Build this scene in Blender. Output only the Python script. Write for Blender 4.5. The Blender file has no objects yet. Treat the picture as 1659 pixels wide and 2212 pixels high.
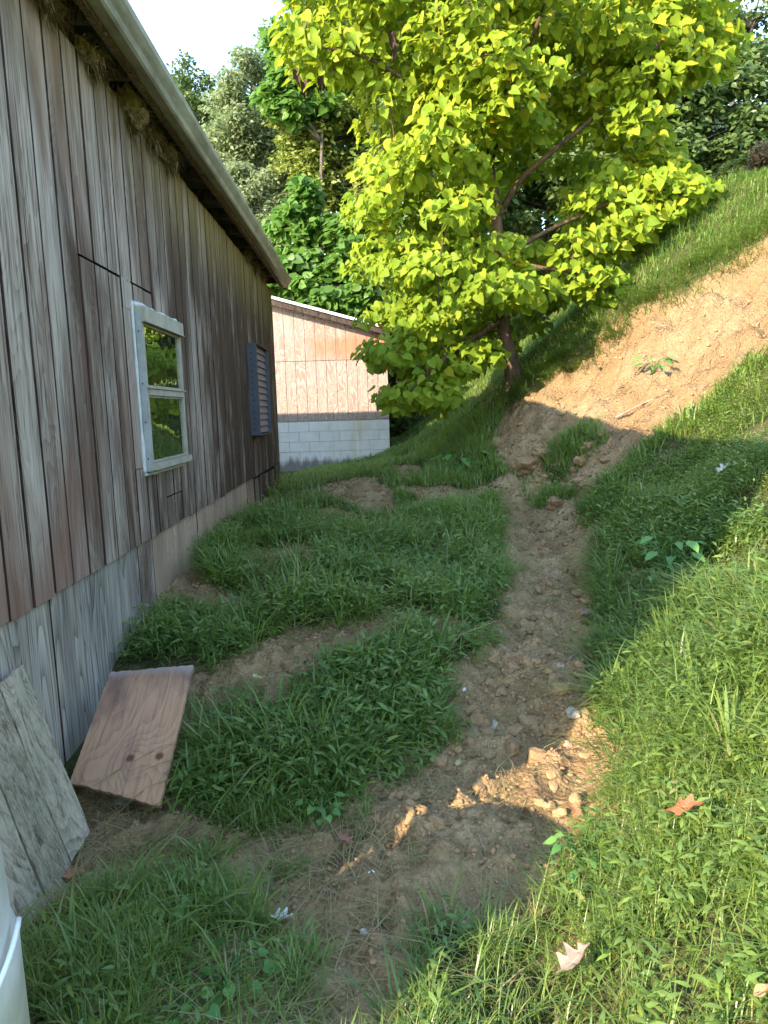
import bpy, math, random
import numpy as np
from mathutils import Vector, Matrix

# ------------------------------------------------------------------ camera, light, exposure
scene = bpy.context.scene
PITCH, YAW, ROLL = math.radians(8.2), math.radians(-1.03), math.radians(-1.7)
CAM = np.array([0.0, 0.0, 1.6])
F, CX, CY = 1533.0, 829.5, 1106.0
camd = bpy.data.cameras.new('camera'); cam = bpy.data.objects.new('camera', camd)
scene.collection.objects.link(cam); scene.camera = cam
ROT = Matrix.Rotation(YAW, 3, 'Z') @ Matrix.Rotation(math.pi/2-PITCH, 3, 'X') @ Matrix.Rotation(ROLL, 3, 'Z')
cam.matrix_world = Matrix.Translation(Vector(CAM)) @ ROT.to_4x4()
camd.sensor_fit = 'VERTICAL'; camd.angle = 2*math.atan(CY/F)
camd.clip_start = 0.05; camd.clip_end = 3000

SUN = Vector((0.77, 0.64, -0.4427)).normalized()          # direction of travel
sund = bpy.data.lights.new('sun', 'SUN'); sun = bpy.data.objects.new('sun', sund)
scene.collection.objects.link(sun)
sund.energy = 2.0; sund.angle = math.radians(0.5); sund.color = (1.0, 0.90, 0.76)
sun.rotation_euler = SUN.to_track_quat('-Z', 'Y').to_euler(); sun.location = (-20, -16, 14)
world = bpy.data.worlds.new('World'); scene.world = world; world.use_nodes = True
wn = world.node_tree; bg = wn.nodes['Background']
sky = wn.nodes.new('ShaderNodeTexSky'); sky.sky_type = 'NISHITA'; sky.sun_disc = False
sky.sun_elevation = math.asin(-SUN.z); sky.sun_rotation = math.atan2(-SUN.x, -SUN.y)
sky.air_density = 1.0; sky.dust_density = 0.2; sky.ozone_density = 2.4
wn.links.new(sky.outputs[0], bg.inputs[0]); bg.inputs[1].default_value = 0.15
vs = scene.view_settings
vs.view_transform = 'Standard'; vs.look = 'None'; vs.exposure = 2.95; vs.use_white_balance = True; vs.white_balance_temperature = 7350; vs.white_balance_tint = 10; vs.gamma = 1.0; vs.use_curve_mapping = False
scene.cycles.max_bounces = 8; scene.cycles.transparent_max_bounces = 8
scene.cycles.caustics_reflective = False; scene.cycles.caustics_refractive = False

rng = np.random.default_rng(7); random.seed(7)
COL = scene.collection

# ------------------------------------------------------------------ helpers: picture rays, noise, meshes
RN = np.array(ROT)
def ray(px, py): return RN @ np.array([(px-CX)/F, -(py-CY)/F, -1.0])
def atY(px, py, Y): d = ray(px, py); return CAM + d*Y/d[1]
def atX(px, py, X): d = ray(px, py); return CAM + d*X/d[0]

def hash2(i, j, seed):
    h = (i.astype(np.int64)*374761393 + j.astype(np.int64)*668265263 + seed*1274126177) & 0xffffffff
    h = ((h ^ (h >> 13))*1274126177) & 0xffffffff
    return ((h ^ (h >> 16)) & 0xffff)/65535.0
def vnoise(x, y, seed=0):
    x = np.asarray(x, float); y = np.asarray(y, float)
    i = np.floor(x); j = np.floor(y); fx = x-i; fy = y-j
    fx = fx*fx*(3-2*fx); fy = fy*fy*(3-2*fy)
    a = hash2(i, j, seed); b = hash2(i+1, j, seed); c = hash2(i, j+1, seed); d = hash2(i+1, j+1, seed)
    return (a*(1-fx)+b*fx)*(1-fy) + (c*(1-fx)+d*fx)*fy
def fbm(x, y, o=4, seed=0):
    s = 0; a = .5; t = 0
    for k in range(o):
        s = s + a*vnoise(x*2**k, y*2**k, seed+k*17); t += a; a *= .5
    return s/t - .5
def lumps(x, y, sc, seed):
    """rounded clods from jittered cells, 0..1"""
    X = x*sc; Y = y*sc; i = np.floor(X); j = np.floor(Y); h = np.zeros(np.shape(X))
    for di in (-1, 0, 1):
        for dj in (-1, 0, 1):
            a = i+di; b = j+dj; px = a+.15+.7*hash2(a, b, seed); py = b+.15+.7*hash2(a, b, seed+1); r = .30+.42*hash2(a, b, seed+2)
            q = 1-((X-px)**2+(Y-py)**2)/(r*r); h = np.maximum(h, np.sqrt(np.clip(q, 0, 1))*r)
    return h
def smooth(e0, e1, v):
    t = np.clip((v-e0)/(e1-e0), 0, 1); return t*t*(3-2*t)

def link(o, parent=None):
    COL.objects.link(o)
    if parent is not None: o.parent = parent
    return o
def mesh_obj(name, V, faces, mat, parent=None, shade=False, attrs=None):
    me = bpy.data.meshes.new(name)
    me.from_pydata([tuple(map(float, v)) for v in V], [], faces)
    if mat: me.materials.append(mat)
    if shade: me.polygons.foreach_set('use_smooth', [True]*len(me.polygons))
    return link(bpy.data.objects.new(name, me), parent)
def big_mesh(name, V, loops, totals, mat, parent=None, attrs=None, shade=False):
    me = bpy.data.meshes.new(name)
    V = np.ascontiguousarray(V, dtype=np.float32); loops = np.asarray(loops, dtype=np.int32); totals = np.asarray(totals, dtype=np.int32)
    me.vertices.add(len(V)); me.vertices.foreach_set('co', V.ravel())
    me.loops.add(len(loops)); me.loops.foreach_set('vertex_index', loops)
    me.polygons.add(len(totals))
    me.polygons.foreach_set('loop_start', np.concatenate([[0], np.cumsum(totals)[:-1]]).astype(np.int32))
    me.polygons.foreach_set('loop_total', totals)
    if shade: me.polygons.foreach_set('use_smooth', np.ones(len(totals), dtype=bool))
    for k, v in (attrs or {}).items():
        a = me.attributes.new(k, 'FLOAT', 'POINT'); a.data.foreach_set('value', np.asarray(v, dtype=np.float32))
    me.update(calc_edges=True)
    if mat: me.materials.append(mat)
    return link(bpy.data.objects.new(name, me), parent)
class Bag:
    """collects template instances into one mesh"""
    def __init__(s): s.V = []; s.L = []; s.T = []; s.A = []; s.n = 0
    def add(s, tv, faces, R, t, sc, tint):
        N = len(t); k = len(tv)
        if N == 0: return
        sc = np.asarray(sc, float); sc = sc[:, None]*np.ones(3) if sc.ndim == 1 else sc
        W = np.einsum('nij,nkj->nki', R, tv[None]*sc[:, None, :]) + t[:, None, :]
        s.raw(W, faces, tint)
    def raw(s, W, faces, tint):
        N, k = W.shape[:2]
        fl = np.array([i for f in faces for i in f]); ft = np.array([len(f) for f in faces])
        s.V.append(W.reshape(-1, 3)); s.L.append((s.n + np.arange(N)[:, None]*k + fl[None]).ravel())
        s.T.append(np.tile(ft, N)); s.A.append(np.repeat(tint, k)); s.n += N*k
    def build(s, name, mat, parent=None, shade=False):
        return big_mesh(name, np.concatenate(s.V), np.concatenate(s.L), np.concatenate(s.T), mat, parent, {'tint': np.concatenate(s.A)}, shade)
def norm(v): return v/np.maximum(np.linalg.norm(v, axis=-1, keepdims=True), 1e-9)
def frames(d, up):
    y = norm(d); z = norm(up - (up*y).sum(-1, keepdims=True)*y); x = np.cross(y, z)
    return np.stack([x, y, z], axis=-1)
def tag(o, label=None, cat=None, group=None, kind=None):
    if label: o['label'] = label
    if cat: o['category'] = cat
    if group: o['group'] = group
    if kind: o['kind'] = kind
    return o
def empty(name, loc=(0, 0, 0)):
    o = bpy.data.objects.new(name, None); o.location = loc; o.empty_display_size = .2; return link(o)
BOXF = [(0, 3, 2, 1), (4, 5, 6, 7), (0, 1, 5, 4), (1, 2, 6, 5), (2, 3, 7, 6), (3, 0, 4, 7)]
def boxv(x0, x1, y0, y1, z0, z1):
    return [(x0, y0, z0), (x1, y0, z0), (x1, y1, z0), (x0, y1, z0), (x0, y0, z1), (x1, y0, z1), (x1, y1, z1), (x0, y1, z1)]
def box(name, b, mat, parent=None): return mesh_obj(name, boxv(*b), BOXF, mat, parent)
def boxes(name, bs, mat, parent=None):
    V = []; Fc = []
    for b in bs:
        k = len(V); V += boxv(*b); Fc += [tuple(i+k for i in f) for f in BOXF]
    return mesh_obj(name, V, Fc, mat, parent)
def tube_data(pts, rad, n=8):
    pts = np.array(pts, float); V = []; Fc = []
    for i, p in enumerate(pts):
        t = pts[min(i+1, len(pts)-1)] - pts[max(i-1, 0)]; t = t/np.linalg.norm(t)
        a = np.cross(t, [0, 0, 1.]) if abs(t[2]) < .9 else np.cross(t, [1., 0, 0]); a /= np.linalg.norm(a); b = np.cross(t, a)
        for k in range(n):
            w = 2*math.pi*k/n; V.append(p + rad[i]*(math.cos(w)*a + math.sin(w)*b))
    for i in range(len(pts)-1):
        for k in range(n):
            Fc.append((i*n+k, i*n+(k+1) % n, (i+1)*n+(k+1) % n, (i+1)*n+k))
    Fc.append(tuple(range(n))[::-1]); Fc.append(tuple((len(pts)-1)*n+k for k in range(n)))
    return V, Fc
def tubes(name, list_, mat, parent=None):
    V = []; Fc = []
    for pts, rad, n in list_:
        v, f = tube_data(pts, rad, n); k = len(V); V += v; Fc += [tuple(i+k for i in q) for q in f]
    return mesh_obj(name, V, Fc, mat, parent, shade=True)
def spline(pts, n=6):
    pts = np.array(pts, float); out = []
    for i in range(len(pts)-1):
        p0 = pts[max(i-1, 0)]; p1 = pts[i]; p2 = pts[i+1]; p3 = pts[min(i+2, len(pts)-1)]
        for t in np.linspace(0, 1, n, endpoint=False):
            out.append(.5*((2*p1)+(-p0+p2)*t+(2*p0-5*p1+4*p2-p3)*t*t+(-p0+3*p1-3*p2+p3)*t**3))
    out.append(pts[-1]); return np.array(out)

# ------------------------------------------------------------------ materials
class M:
    def __init__(s, name):
        s.m = bpy.data.materials.new(name); s.m.use_nodes = True; s.t = s.m.node_tree
        s.t.nodes.clear(); s.out = s.n('ShaderNodeOutputMaterial')
    def n(s, typ, **kw):
        nd = s.t.nodes.new(typ)
        for k, v in kw.items(): setattr(nd, k, v)
        return nd
    def put(s, sock, v):
        if hasattr(v, 'is_output') or isinstance(v, bpy.types.NodeSocket): s.t.links.new(v, sock)
        else:
            if isinstance(v, (tuple, list)) and len(v) == 3 and sock.type == 'RGBA': v = (*v, 1)
            sock.default_value = v
    def pos(s): return s.n('ShaderNodeNewGeometry').outputs['Position']
    def obj(s): return s.n('ShaderNodeTexCoord').outputs['Object']
    def rand(s): return s.n('ShaderNodeObjectInfo').outputs['Random']
    def attr(s, name): return s.n('ShaderNodeAttribute', attribute_name=name).outputs['Fac']
    def vmul(s, a, b, op='MULTIPLY'):
        nd = s.n('ShaderNodeVectorMath', operation=op); s.put(nd.inputs[0], a); s.put(nd.inputs[1], b); return nd.outputs[0]
    def math(s, op, a, b=0.0, clamp=False):
        nd = s.n('ShaderNodeMath', operation=op, use_clamp=clamp); s.put(nd.inputs[0], a); s.put(nd.inputs[1], b); return nd.outputs[0]
    def noise(s, vec, scale=1., detail=3., rough=.5, dist=0.):
        nd = s.n('ShaderNodeTexNoise'); s.put(nd.inputs['Vector'], vec); nd.inputs['Scale'].default_value = scale
        nd.inputs['Detail'].default_value = detail; nd.inputs['Roughness'].default_value = rough; nd.inputs['Distortion'].default_value = dist
        return nd.outputs['Fac']
    def vor(s, vec, scale, out='Distance', feature='F1'):
        nd = s.n('ShaderNodeTexVoronoi', feature=feature); s.put(nd.inputs['Vector'], vec); nd.inputs['Scale'].default_value = scale; return nd.outputs[out]
    def ramp(s, f, stops):
        nd = s.n('ShaderNodeValToRGB'); cr = nd.color_ramp
        while len(cr.elements) > 1: cr.elements.remove(cr.elements[-1])
        for i, (p, c) in enumerate(stops):
            e = cr.elements[0] if i == 0 else cr.elements.new(p)
            e.position = p; e.color = (*c, 1) if isinstance(c, tuple) else (c, c, c, 1)
        s.put(nd.inputs[0], f); return nd.outputs[0]
    def map(s, v, a, b, c=0., d=1.):
        nd = s.n('ShaderNodeMapRange'); nd.clamp = True; s.put(nd.inputs[0], v)
        for i, q in enumerate((a, b, c, d)): nd.inputs[i+1].default_value = q
        return nd.outputs[0]
    def mix(s, f, a, b, mode='MIX'):
        nd = s.n('ShaderNodeMix', data_type='RGBA', blend_type=mode); s.put(nd.inputs[0], f); s.put(nd.inputs[6], a); s.put(nd.inputs[7], b); return nd.outputs[2]
    def sep(s, v):
        nd = s.n('ShaderNodeSeparateXYZ'); s.put(nd.inputs[0], v); return nd.outputs
    def comb(s, x, y, z):
        nd = s.n('ShaderNodeCombineXYZ')
        for i, q in enumerate((x, y, z)): s.put(nd.inputs[i], q)
        return nd.outputs[0]
    def bump(s, h, strength=.5, dist=.01):
        nd = s.n('ShaderNodeBump'); s.put(nd.inputs['Height'], h); nd.inputs['Strength'].default_value = strength; nd.inputs['Distance'].default_value = dist; return nd.outputs[0]
    def pbr(s, col, rough=.8, bump=None, metal=0., spec=.3):
        nd = s.n('ShaderNodeBsdfPrincipled'); s.put(nd.inputs['Base Color'], col); s.put(nd.inputs['Roughness'], rough)
        nd.inputs['Metallic'].default_value = metal; nd.inputs['Specular IOR Level'].default_value = spec
        if bump is not None: s.put(nd.inputs['Normal'], bump)
        s.t.links.new(nd.outputs[0], s.out.inputs[0]); return s.m
    def leaf(s, col, trans, f=.4, rough=.5, spec=.3):
        p = s.n('ShaderNodeBsdfPrincipled'); s.put(p.inputs['Base Color'], col); p.inputs['Roughness'].default_value = rough; p.inputs['Specular IOR Level'].default_value = spec
        t = s.n('ShaderNodeBsdfTranslucent'); s.put(t.inputs[0], trans)
        mx = s.n('ShaderNodeMixShader'); mx.inputs[0].default_value = f
        s.t.links.new(p.outputs[0], mx.inputs[1]); s.t.links.new(t.outputs[0], mx.inputs[2]); s.t.links.new(mx.outputs[0], s.out.inputs[0]); return s.m

def wood(name, light, mid, dark, stain, stain_amt=.5, red=None, ochre=None, ygrad=None, fig=(2.2, .5), figamt=.3, dirt=None):
    """weathered boards, grain running along world Z"""
    m = M(name); P = m.pos(); r = m.rand(); x, y, z = m.sep(P)
    off = m.math('MULTIPLY', r, 37.0)
    Q = m.comb(m.math('ADD', x, off), y, m.math('ADD', z, off))
    fine = m.noise(m.vmul(Q, (150, 150, 3.0)), 1, 5, .7)
    streak = m.noise(m.vmul(Q, (38, 38, .75)), 1, 5, .68, .25)
    patch = m.noise(m.vmul(P, (2.6, 2.6, .55)), 1, 4, .6, .6)
    fg = m.noise(m.vmul(Q, (fig[0]*2.2, fig[0]*2.2, fig[1]*1.6)), 1, 1.5, .4, .5)
    rings = m.math('FRACT', m.math('MULTIPLY', fg, 26.0)); rings = m.math('MULTIPLY', rings, rings)
    v = m.math('ADD', m.math('MULTIPLY', streak, .75), m.math('MULTIPLY', fine, .42))
    v = m.math('SUBTRACT', v, m.math('MULTIPLY', rings, figamt))
    v = m.math('ADD', v, m.math('MULTIPLY', m.math('SUBTRACT', r, .5), .09))
    c = m.ramp(v, [(.36, dark), (.48, mid), (.62, light), (.76, tuple(min(1, q*1.3) for q in light))])
    s = m.math('ADD', patch, m.math('MULTIPLY', m.math('SUBTRACT', streak, .5), .55))
    if ygrad: s = m.math('ADD', s, m.map(y, ygrad[0], ygrad[1], -.10, .17))
    sf = m.map(s, .44, .62, 0, stain_amt)
    c = m.mix(sf, c, m.mix(m.map(fine, .35, .7), stain, tuple(q*2.2 for q in stain)))
    if ygrad:
        bl = m.noise(m.vmul(P, (3.4, 3.4, .8)), 1, 5, .65, .5); bl = m.math('ADD', bl, m.math('MULTIPLY', m.math('SUBTRACT', fine, .5), .5))
        c = m.mix(m.map(bl, .56, .70, 0, .65), c, tuple(q*1.25 for q in light))
        dk = m.math('MULTIPLY', m.map(m.math('ADD', z, m.math('MULTIPLY', streak, 2.6)), 3.9, 4.9, 0, .8), m.map(patch, .40, .60)); c = m.mix(dk, c, stain)
    if red:
        zone = m.noise(m.vmul(P, (1.1, 1.1, .6)), 1, 3, .55)
        rz = m.math('MULTIPLY', m.map(m.math('ADD', zone, m.math('MULTIPLY', streak, .35)), .66, .78, 0, .75), m.map(y, 5.2, 3.2))
        c = m.mix(rz, c, red)
    if ochre:
        oz = m.math('MULTIPLY', m.map(m.math('ADD', z, m.math('MULTIPLY', streak, .9)), 3.2, 3.95, 0, .75), m.map(y, 4.2, 7.0, .35, 1))
        c = m.mix(oz, c, m.mix(m.map(streak, .35, .65), tuple(q*.35 for q in ochre), ochre))
    if dirt:
        dz = m.map(m.math('ADD', z, m.math('MULTIPLY', streak, .5)), 1.05, .55)
        c = m.mix(dz, c, dirt)
    h = m.math('SUBTRACT', m.math('ADD', m.math('MULTIPLY', fine, .6), streak), m.math('MULTIPLY', rings, .35))
    return m.pbr(c, m.map(streak, .3, .7, .95, .75), m.bump(h, .5, .006), spec=.2)

MAT = {}
MAT['board'] = wood('weathered_board', (.43, .345, .28), (.18, .122, .088), (.032, .019, .013), (.045, .025, .016), .97,
                    red=(.22, .10, .065), ochre=(.42, .29, .10), ygrad=(3.0, 7.5), figamt=.06)
MAT['ply_grey'] = wood('grey_plywood', (.45, .395, .33), (.24, .20, .16), (.06, .055, .055), (.05, .04, .035), .5, fig=(2.0, .35), figamt=.16)
MAT['ply_pink'] = wood('pinkish_plywood', (.52, .36, .26), (.34, .22, .155), (.10, .06, .045), (.06, .04, .03), .45, figamt=.15, dirt=(.38, .27, .18))
MAT['offcut'] = wood('offcut_wood', (.45, .37, .27), (.25, .195, .13), (.075, .065, .055), (.10, .10, .06), .4, figamt=.12)
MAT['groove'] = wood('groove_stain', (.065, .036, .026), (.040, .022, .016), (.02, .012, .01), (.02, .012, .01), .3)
MAT['backing'] = M('dark_backing').pbr((.012, .010, .009), .9)
MAT['dark_wood'] = wood('dark_rafter_wood', (.10, .07, .055), (.06, .042, .035), (.025, .018, .015), (.03, .02, .018), .3)
MAT['fascia'] = wood('fascia_wood', (.24, .16, .10), (.14, .09, .06), (.045, .03, .022), (.04, .026, .02), .5)

def shed_wood():
    m = M('shed_pink_board'); P = m.pos(); r = m.rand(); x, y, z = m.sep(P); off = m.math('MULTIPLY', r, 53.0)
    Q = m.comb(m.math('ADD', x, off), y, m.math('ADD', z, off))
    fg = m.noise(m.vmul(Q, (5.5, 5.5, 1.5)), 1, 2, .5, .8)
    rings = m.math('FRACT', m.math('MULTIPLY', fg, 17.0))
    rings = m.map(rings, .15, .6)
    fine = m.noise(m.vmul(Q, (90, 90, 6)), 1, 4, .6)
    c = m.mix(m.math('MULTIPLY', rings, m.map(fine, .3, .7, .4, 1)), (.42, .335, .295), (.22, .142, .115))
    zone = m.noise(m.vmul(P, (1.6, 1.6, 1.2)), 1, 3, .6)
    up = m.map(z, 2.58, 2.62)
    hz = m.math('MULTIPLY', up, m.map(m.math('ADD', zone, m.map(x, -1.4, .1, -.1, .2)), .42, .6))
    redc = m.mix(m.map(fine, .35, .65), (.30, .10, .06), (.55, .19, .09))
    band = m.map(m.math('ABSOLUTE', m.math('SUBTRACT', z, 2.86)), .30, .12)
    c = m.mix(m.math('MULTIPLY', hz, m.math('ADD', m.math('MULTIPLY', band, .6), .2)), c, redc)
    c = m.mix(m.math('MULTIPLY', up, .15), c, (.42, .22, .16))
    return m.pbr(c, .85, m.bump(rings, .4, .004), spec=.2)
MAT['shed_board'] = shed_wood()
def block_mat():
    m = M('painted_block'); P = m.pos(); r = m.rand(); x, y, z = m.sep(P)
    n = m.noise(P, 6, 5, .65); f = m.noise(P, 60, 4, .6)
    c = m.mix(m.map(n, .35, .7), (.54, .54, .52), (.64, .63, .60))
    c = m.mix(m.math('MULTIPLY', r, .25), c, (.50, .50, .50))
    drip = m.noise(m.vmul(P, (9, 9, .5)), 1, 4, .6)
    c = m.mix(m.math('MULTIPLY', m.map(drip, .5, .68, 0, .75), m.map(x, -1.2, -.3)), c, (.52, .43, .28))
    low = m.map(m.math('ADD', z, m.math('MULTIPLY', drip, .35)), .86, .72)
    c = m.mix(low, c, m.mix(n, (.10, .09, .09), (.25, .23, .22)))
    return m.pbr(c, .85, m.bump(f, .3, .004), spec=.2)
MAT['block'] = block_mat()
MAT['mortar'] = M('mortar').pbr((.42, .41, .39), .95)
MAT['white_trim'] = M('white_roof_edge').pbr((.78, .77, .74), .5)
MAT['roof'] = M('grey_roof_metal').pbr((.16, .15, .14), .6)

def gutter_mat():
    m = M('aged_gutter'); P = m.pos(); n = m.noise(m.vmul(P, (8, 2.5, 8)), 1, 5, .7); s = m.noise(m.vmul(P, (30, 6, 30)), 1, 3, .6)
    c = m.mix(m.map(n, .35, .68), (.34, .31, .24), (.17, .15, .11)); c = m.mix(m.map(s, .55, .75, 0, .6), c, (.08, .075, .05))
    return m.pbr(c, .5, spec=.4)
MAT['gutter'] = gutter_mat()
def insulation_mat():
    m = M('old_insulation'); P = m.pos(); n = m.noise(P, 25, 5, .7)
    return m.pbr(m.mix(m.map(n, .3, .7), (.12, .075, .04), (.42, .30, .15)), 1.0, m.bump(n, 1, .03), spec=.05)
MAT['insulation'] = insulation_mat()
def painted(name, a, b, rough=.5, sc=12, metal=0.):
    m = M(name); P = m.pos(); n = m.noise(P, sc, 5, .65); return m.pbr(m.mix(m.map(n, .35, .7), a, b), rough, m.bump(n, .15, .003), metal)
MAT['frame_beige'] = painted('beige_window_frame', (.44, .395, .31), (.29, .26, .205), .55)
MAT['frame_metal'] = painted('blue_grey_flange', (.38, .385, .385), (.27, .275, .28), .5)
MAT['caulk'] = painted('white_caulk', (.60, .60, .59), (.46, .46, .45), .7)
MAT['vent_metal'] = painted('slate_vent_metal', (.060, .070, .085), (.045, .052, .063), .5)
MAT['slat'] = painted('purple_brown_slat', (.27, .20, .20), (.17, .125, .13), .6, 20)
MAT['black'] = M('black_hole').pbr((.004, .004, .004), .9)
def glass():
    m = M('window_glass'); g = m.n('ShaderNodeBsdfGlossy'); g.inputs['Roughness'].default_value = .01; g.inputs[0].default_value = (.93, .97, .93, 1)
    P = m.pos(); w = m.noise(P, 3.5, 1, .5); b = m.bump(w, .12, .02); m.put(g.inputs['Normal'], b)
    t = m.n('ShaderNodeBsdfTransparent'); t.inputs[0].default_value = (.80, .84, .80, 1)
    d = m.n('ShaderNodeBsdfDiffuse'); d.inputs[0].default_value = (.30, .32, .28, 1)
    fr = m.n('ShaderNodeFresnel'); fr.inputs[0].default_value = 6.0
    a = m.n('ShaderNodeMixShader'); a.inputs[0].default_value = .07
    m.t.links.new(t.outputs[0], a.inputs[1]); m.t.links.new(d.outputs[0], a.inputs[2])
    x = m.n('ShaderNodeMixShader'); m.put(x.inputs[0], m.math('MAXIMUM', fr.outputs[0], .72)); m.t.links.new(a.outputs[0], x.inputs[1]); m.t.links.new(g.outputs[0], x.inputs[2])
    m.t.links.new(x.outputs[0], m.out.inputs[0]); return m.m
MAT['glass'] = glass()

def ground_mat():
    m = M('soil'); P = m.pos(); clay = m.attr('clay'); veg = m.attr('veg')
    n1 = m.noise(P, 2.2, 6, .65); n2 = m.noise(P, 14, 6, .7); n3 = m.noise(P, 70, 4, .7)
    v = m.math('ADD', m.math('MULTIPLY', n1, .5), m.math('ADD', m.math('MULTIPLY', n2, .35), m.math('MULTIPLY', n3, .25)))
    path = m.ramp(v, [(.36, (.135, .083, .042)), (.48, (.29, .185, .092)), (.60, (.42, .285, .150)), (.72, (.50, .37, .215))])
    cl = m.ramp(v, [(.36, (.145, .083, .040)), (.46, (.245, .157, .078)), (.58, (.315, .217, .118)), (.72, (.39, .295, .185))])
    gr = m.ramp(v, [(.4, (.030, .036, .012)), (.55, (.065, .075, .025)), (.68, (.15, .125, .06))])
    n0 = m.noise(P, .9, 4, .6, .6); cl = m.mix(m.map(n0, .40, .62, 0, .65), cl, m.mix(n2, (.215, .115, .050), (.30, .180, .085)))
    cr = m.vor(m.vmul(P, (1, 1, 1)), 9, 'Distance', 'DISTANCE_TO_EDGE'); cl = m.mix(m.map(cr, .05, .0, 0, .35), cl, (.16, .09, .045))
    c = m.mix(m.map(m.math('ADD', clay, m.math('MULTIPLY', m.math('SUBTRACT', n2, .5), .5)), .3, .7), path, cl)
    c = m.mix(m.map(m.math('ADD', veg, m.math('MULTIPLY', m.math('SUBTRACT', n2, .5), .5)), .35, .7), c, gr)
    c = m.mix(m.attr('turf'), c, m.mix(n2, (.12, .19, .045), (.22, .27, .08)))
    vo = m.vor(P, 38); h = m.math('ADD', m.math('MULTIPLY', n3, .6), m.math('ADD', m.math('MULTIPLY', n2, 1.2), m.math('MULTIPLY', vo, -.6)))
    return m.pbr(c, .95, m.bump(h, 1.0, .035), spec=.1)
MAT['ground'] = ground_mat()
def clod_mat(name, a, b, sc=30):
    m = M(name); P = m.pos(); n = m.noise(P, sc, 6, .7); r = m.rand()
    c = m.mix(m.map(n, .35, .68), a, b); c = m.mix(m.math('MULTIPLY', r, .4), c, tuple(min(1, q*1.6) for q in b))
    return m.pbr(c, .95, m.bump(n, .8, .01), spec=.1)
MAT['clod'] = clod_mat('brown_soil_clod', (.125, .075, .038), (.285, .182, .095))
MAT['clay_clod'] = clod_mat('yellow_clay_clod', (.22, .138, .066), (.31, .213, .115))
MAT['stone'] = clod_mat('grey_brown_stone', (.24, .20, .16), (.40, .34, .28))
MAT['white_stone'] = clod_mat('white_pebble', (.62, .60, .57), (.75, .73, .70))
MAT['pink_stone'] = clod_mat('pinkish_stone', (.33, .18, .14), (.46, .27, .21))
MAT['dark_stone'] = clod_mat('dark_grey_stone', (.06, .065, .07), (.36, .36, .36), 18)

def leafmat(name, stops, trans, f=.4, rough=.45, spec=.35):
    m = M(name); t = m.attr('tint'); c = m.ramp(t, stops); return m.leaf(c, m.mix(.5, c, trans, 'MIX'), f, rough, spec)
MAT['grass'] = leafmat('green_grass', [(.0, (.085, .165, .040)), (.40, (.165, .26, .065)), (.70, (.20, .29, .055)), (.88, (.27, .31, .07)), (.94, (.36, .30, .13)), (1., (.42, .34, .18))], (.24, .36, .05), .45, .38, .5)
MAT['weed'] = leafmat('weed_leaf', [(.0, (.06, .18, .04)), (1., (.16, .32, .08))], (.17, .34, .05), .35, .4, .4)
MAT['catalpa'] = leafmat('yellow_green_leaf', [(.0, (.10, .19, .020)), (.40, (.20, .285, .026)), (.80, (.29, .33, .030)), (.93, (.37, .36, .035)), (1., (.45, .30, .016))], (.32, .40, .02), .46, .55, .15)
MAT['fol_green'] = leafmat('green_leaf', [(0, (.06, .15, .03)), (1, (.15, .27, .05))], (.16, .32, .05), .5)
MAT['fol_olive'] = leafmat('olive_leaf', [(0, (.12, .165, .03)), (1, (.25, .28, .06))], (.22, .30, .04), .4)
MAT['fol_pale'] = leafmat('pale_leaf', [(0, (.15, .20, .10)), (1, (.29, .34, .17))], (.20, .27, .10), .5)
MAT['fol_dark'] = leafmat('dark_leaf', [(0, (.045, .085, .022)), (1, (.115, .17, .045))], (.12, .19, .04), .33)
MAT['fol_mid'] = leafmat('mid_green_leaf', [(0, (.075, .125, .035)), (1, (.18, .245, .07))], (.18, .27, .06), .45)
MAT['fol_brown'] = leafmat('dry_shrub_leaf', [(0, (.16, .11, .05)), (1, (.28, .19, .10))], (.25, .18, .08), .35)
def bark(name, a, b):
    m = M(name); P = m.pos(); n = m.noise(m.vmul(P, (16, 16, 4)), 1, 5, .7, .5); return m.pbr(m.mix(m.map(n, .35, .65), a, b), .95, m.bump(n, .9, .02), spec=.1)
MAT['bark'] = bark('reddish_bark', (.05, .032, .022), (.15, .098, .066))
MAT['bark_grey'] = bark('grey_bark', (.045, .038, .03), (.14, .12, .095))
MAT['twig'] = bark('dry_twig', (.20, .14, .09), (.42, .33, .24))

# ------------------------------------------------------------------ the ground
KX = np.array([[0, .2, .0, .55], [2, .4, .0, .6], [4, 1.25, .15, .72], [6, 1.7, .3, .8], [8, 1.7, .45, .88], [10, .95, .65, 1.], [13, .6, .8, .8], [20, .6, .9, .7]])
def Hbase(x, y):
    x = np.asarray(x, float); y = np.asarray(y, float)
    xf = np.interp(y, KX[:, 0], KX[:, 1]); z0 = np.interp(y, KX[:, 0], KX[:, 2]); a = np.interp(y, KX[:, 0], KX[:, 3])
    wb = np.interp(y, [0, 2.6, 3.4, 3.8, 4.7, 8, 11, 14.5], [0, 0, .04, .25, .42, .45, .5, .42])
    t = np.clip((x+1.43)/(xf+1.43), 0, 1); b = wb*(1-t) + z0*t
    d = np.maximum(x-xf, 0); h = a*(np.sqrt(d*d+.04)-.2)
    z = b + h; cr = 4.4
    z = np.where(z > cr, cr+(z-cr)*.2, z)
    return z + np.maximum(y-17, 0)*.10
def hit(px, py):
    d = ray(px, py); d = d/np.linalg.norm(d); t = np.arange(.5, 60, .01); P = CAM + d*t[:, None]
    below = P[:, 2] < Hbase(P[:, 0], P[:, 1]); return P[np.argmax(below)]
def plan(poly): return np.array([hit(*p)[:2] for p in poly])
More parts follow.
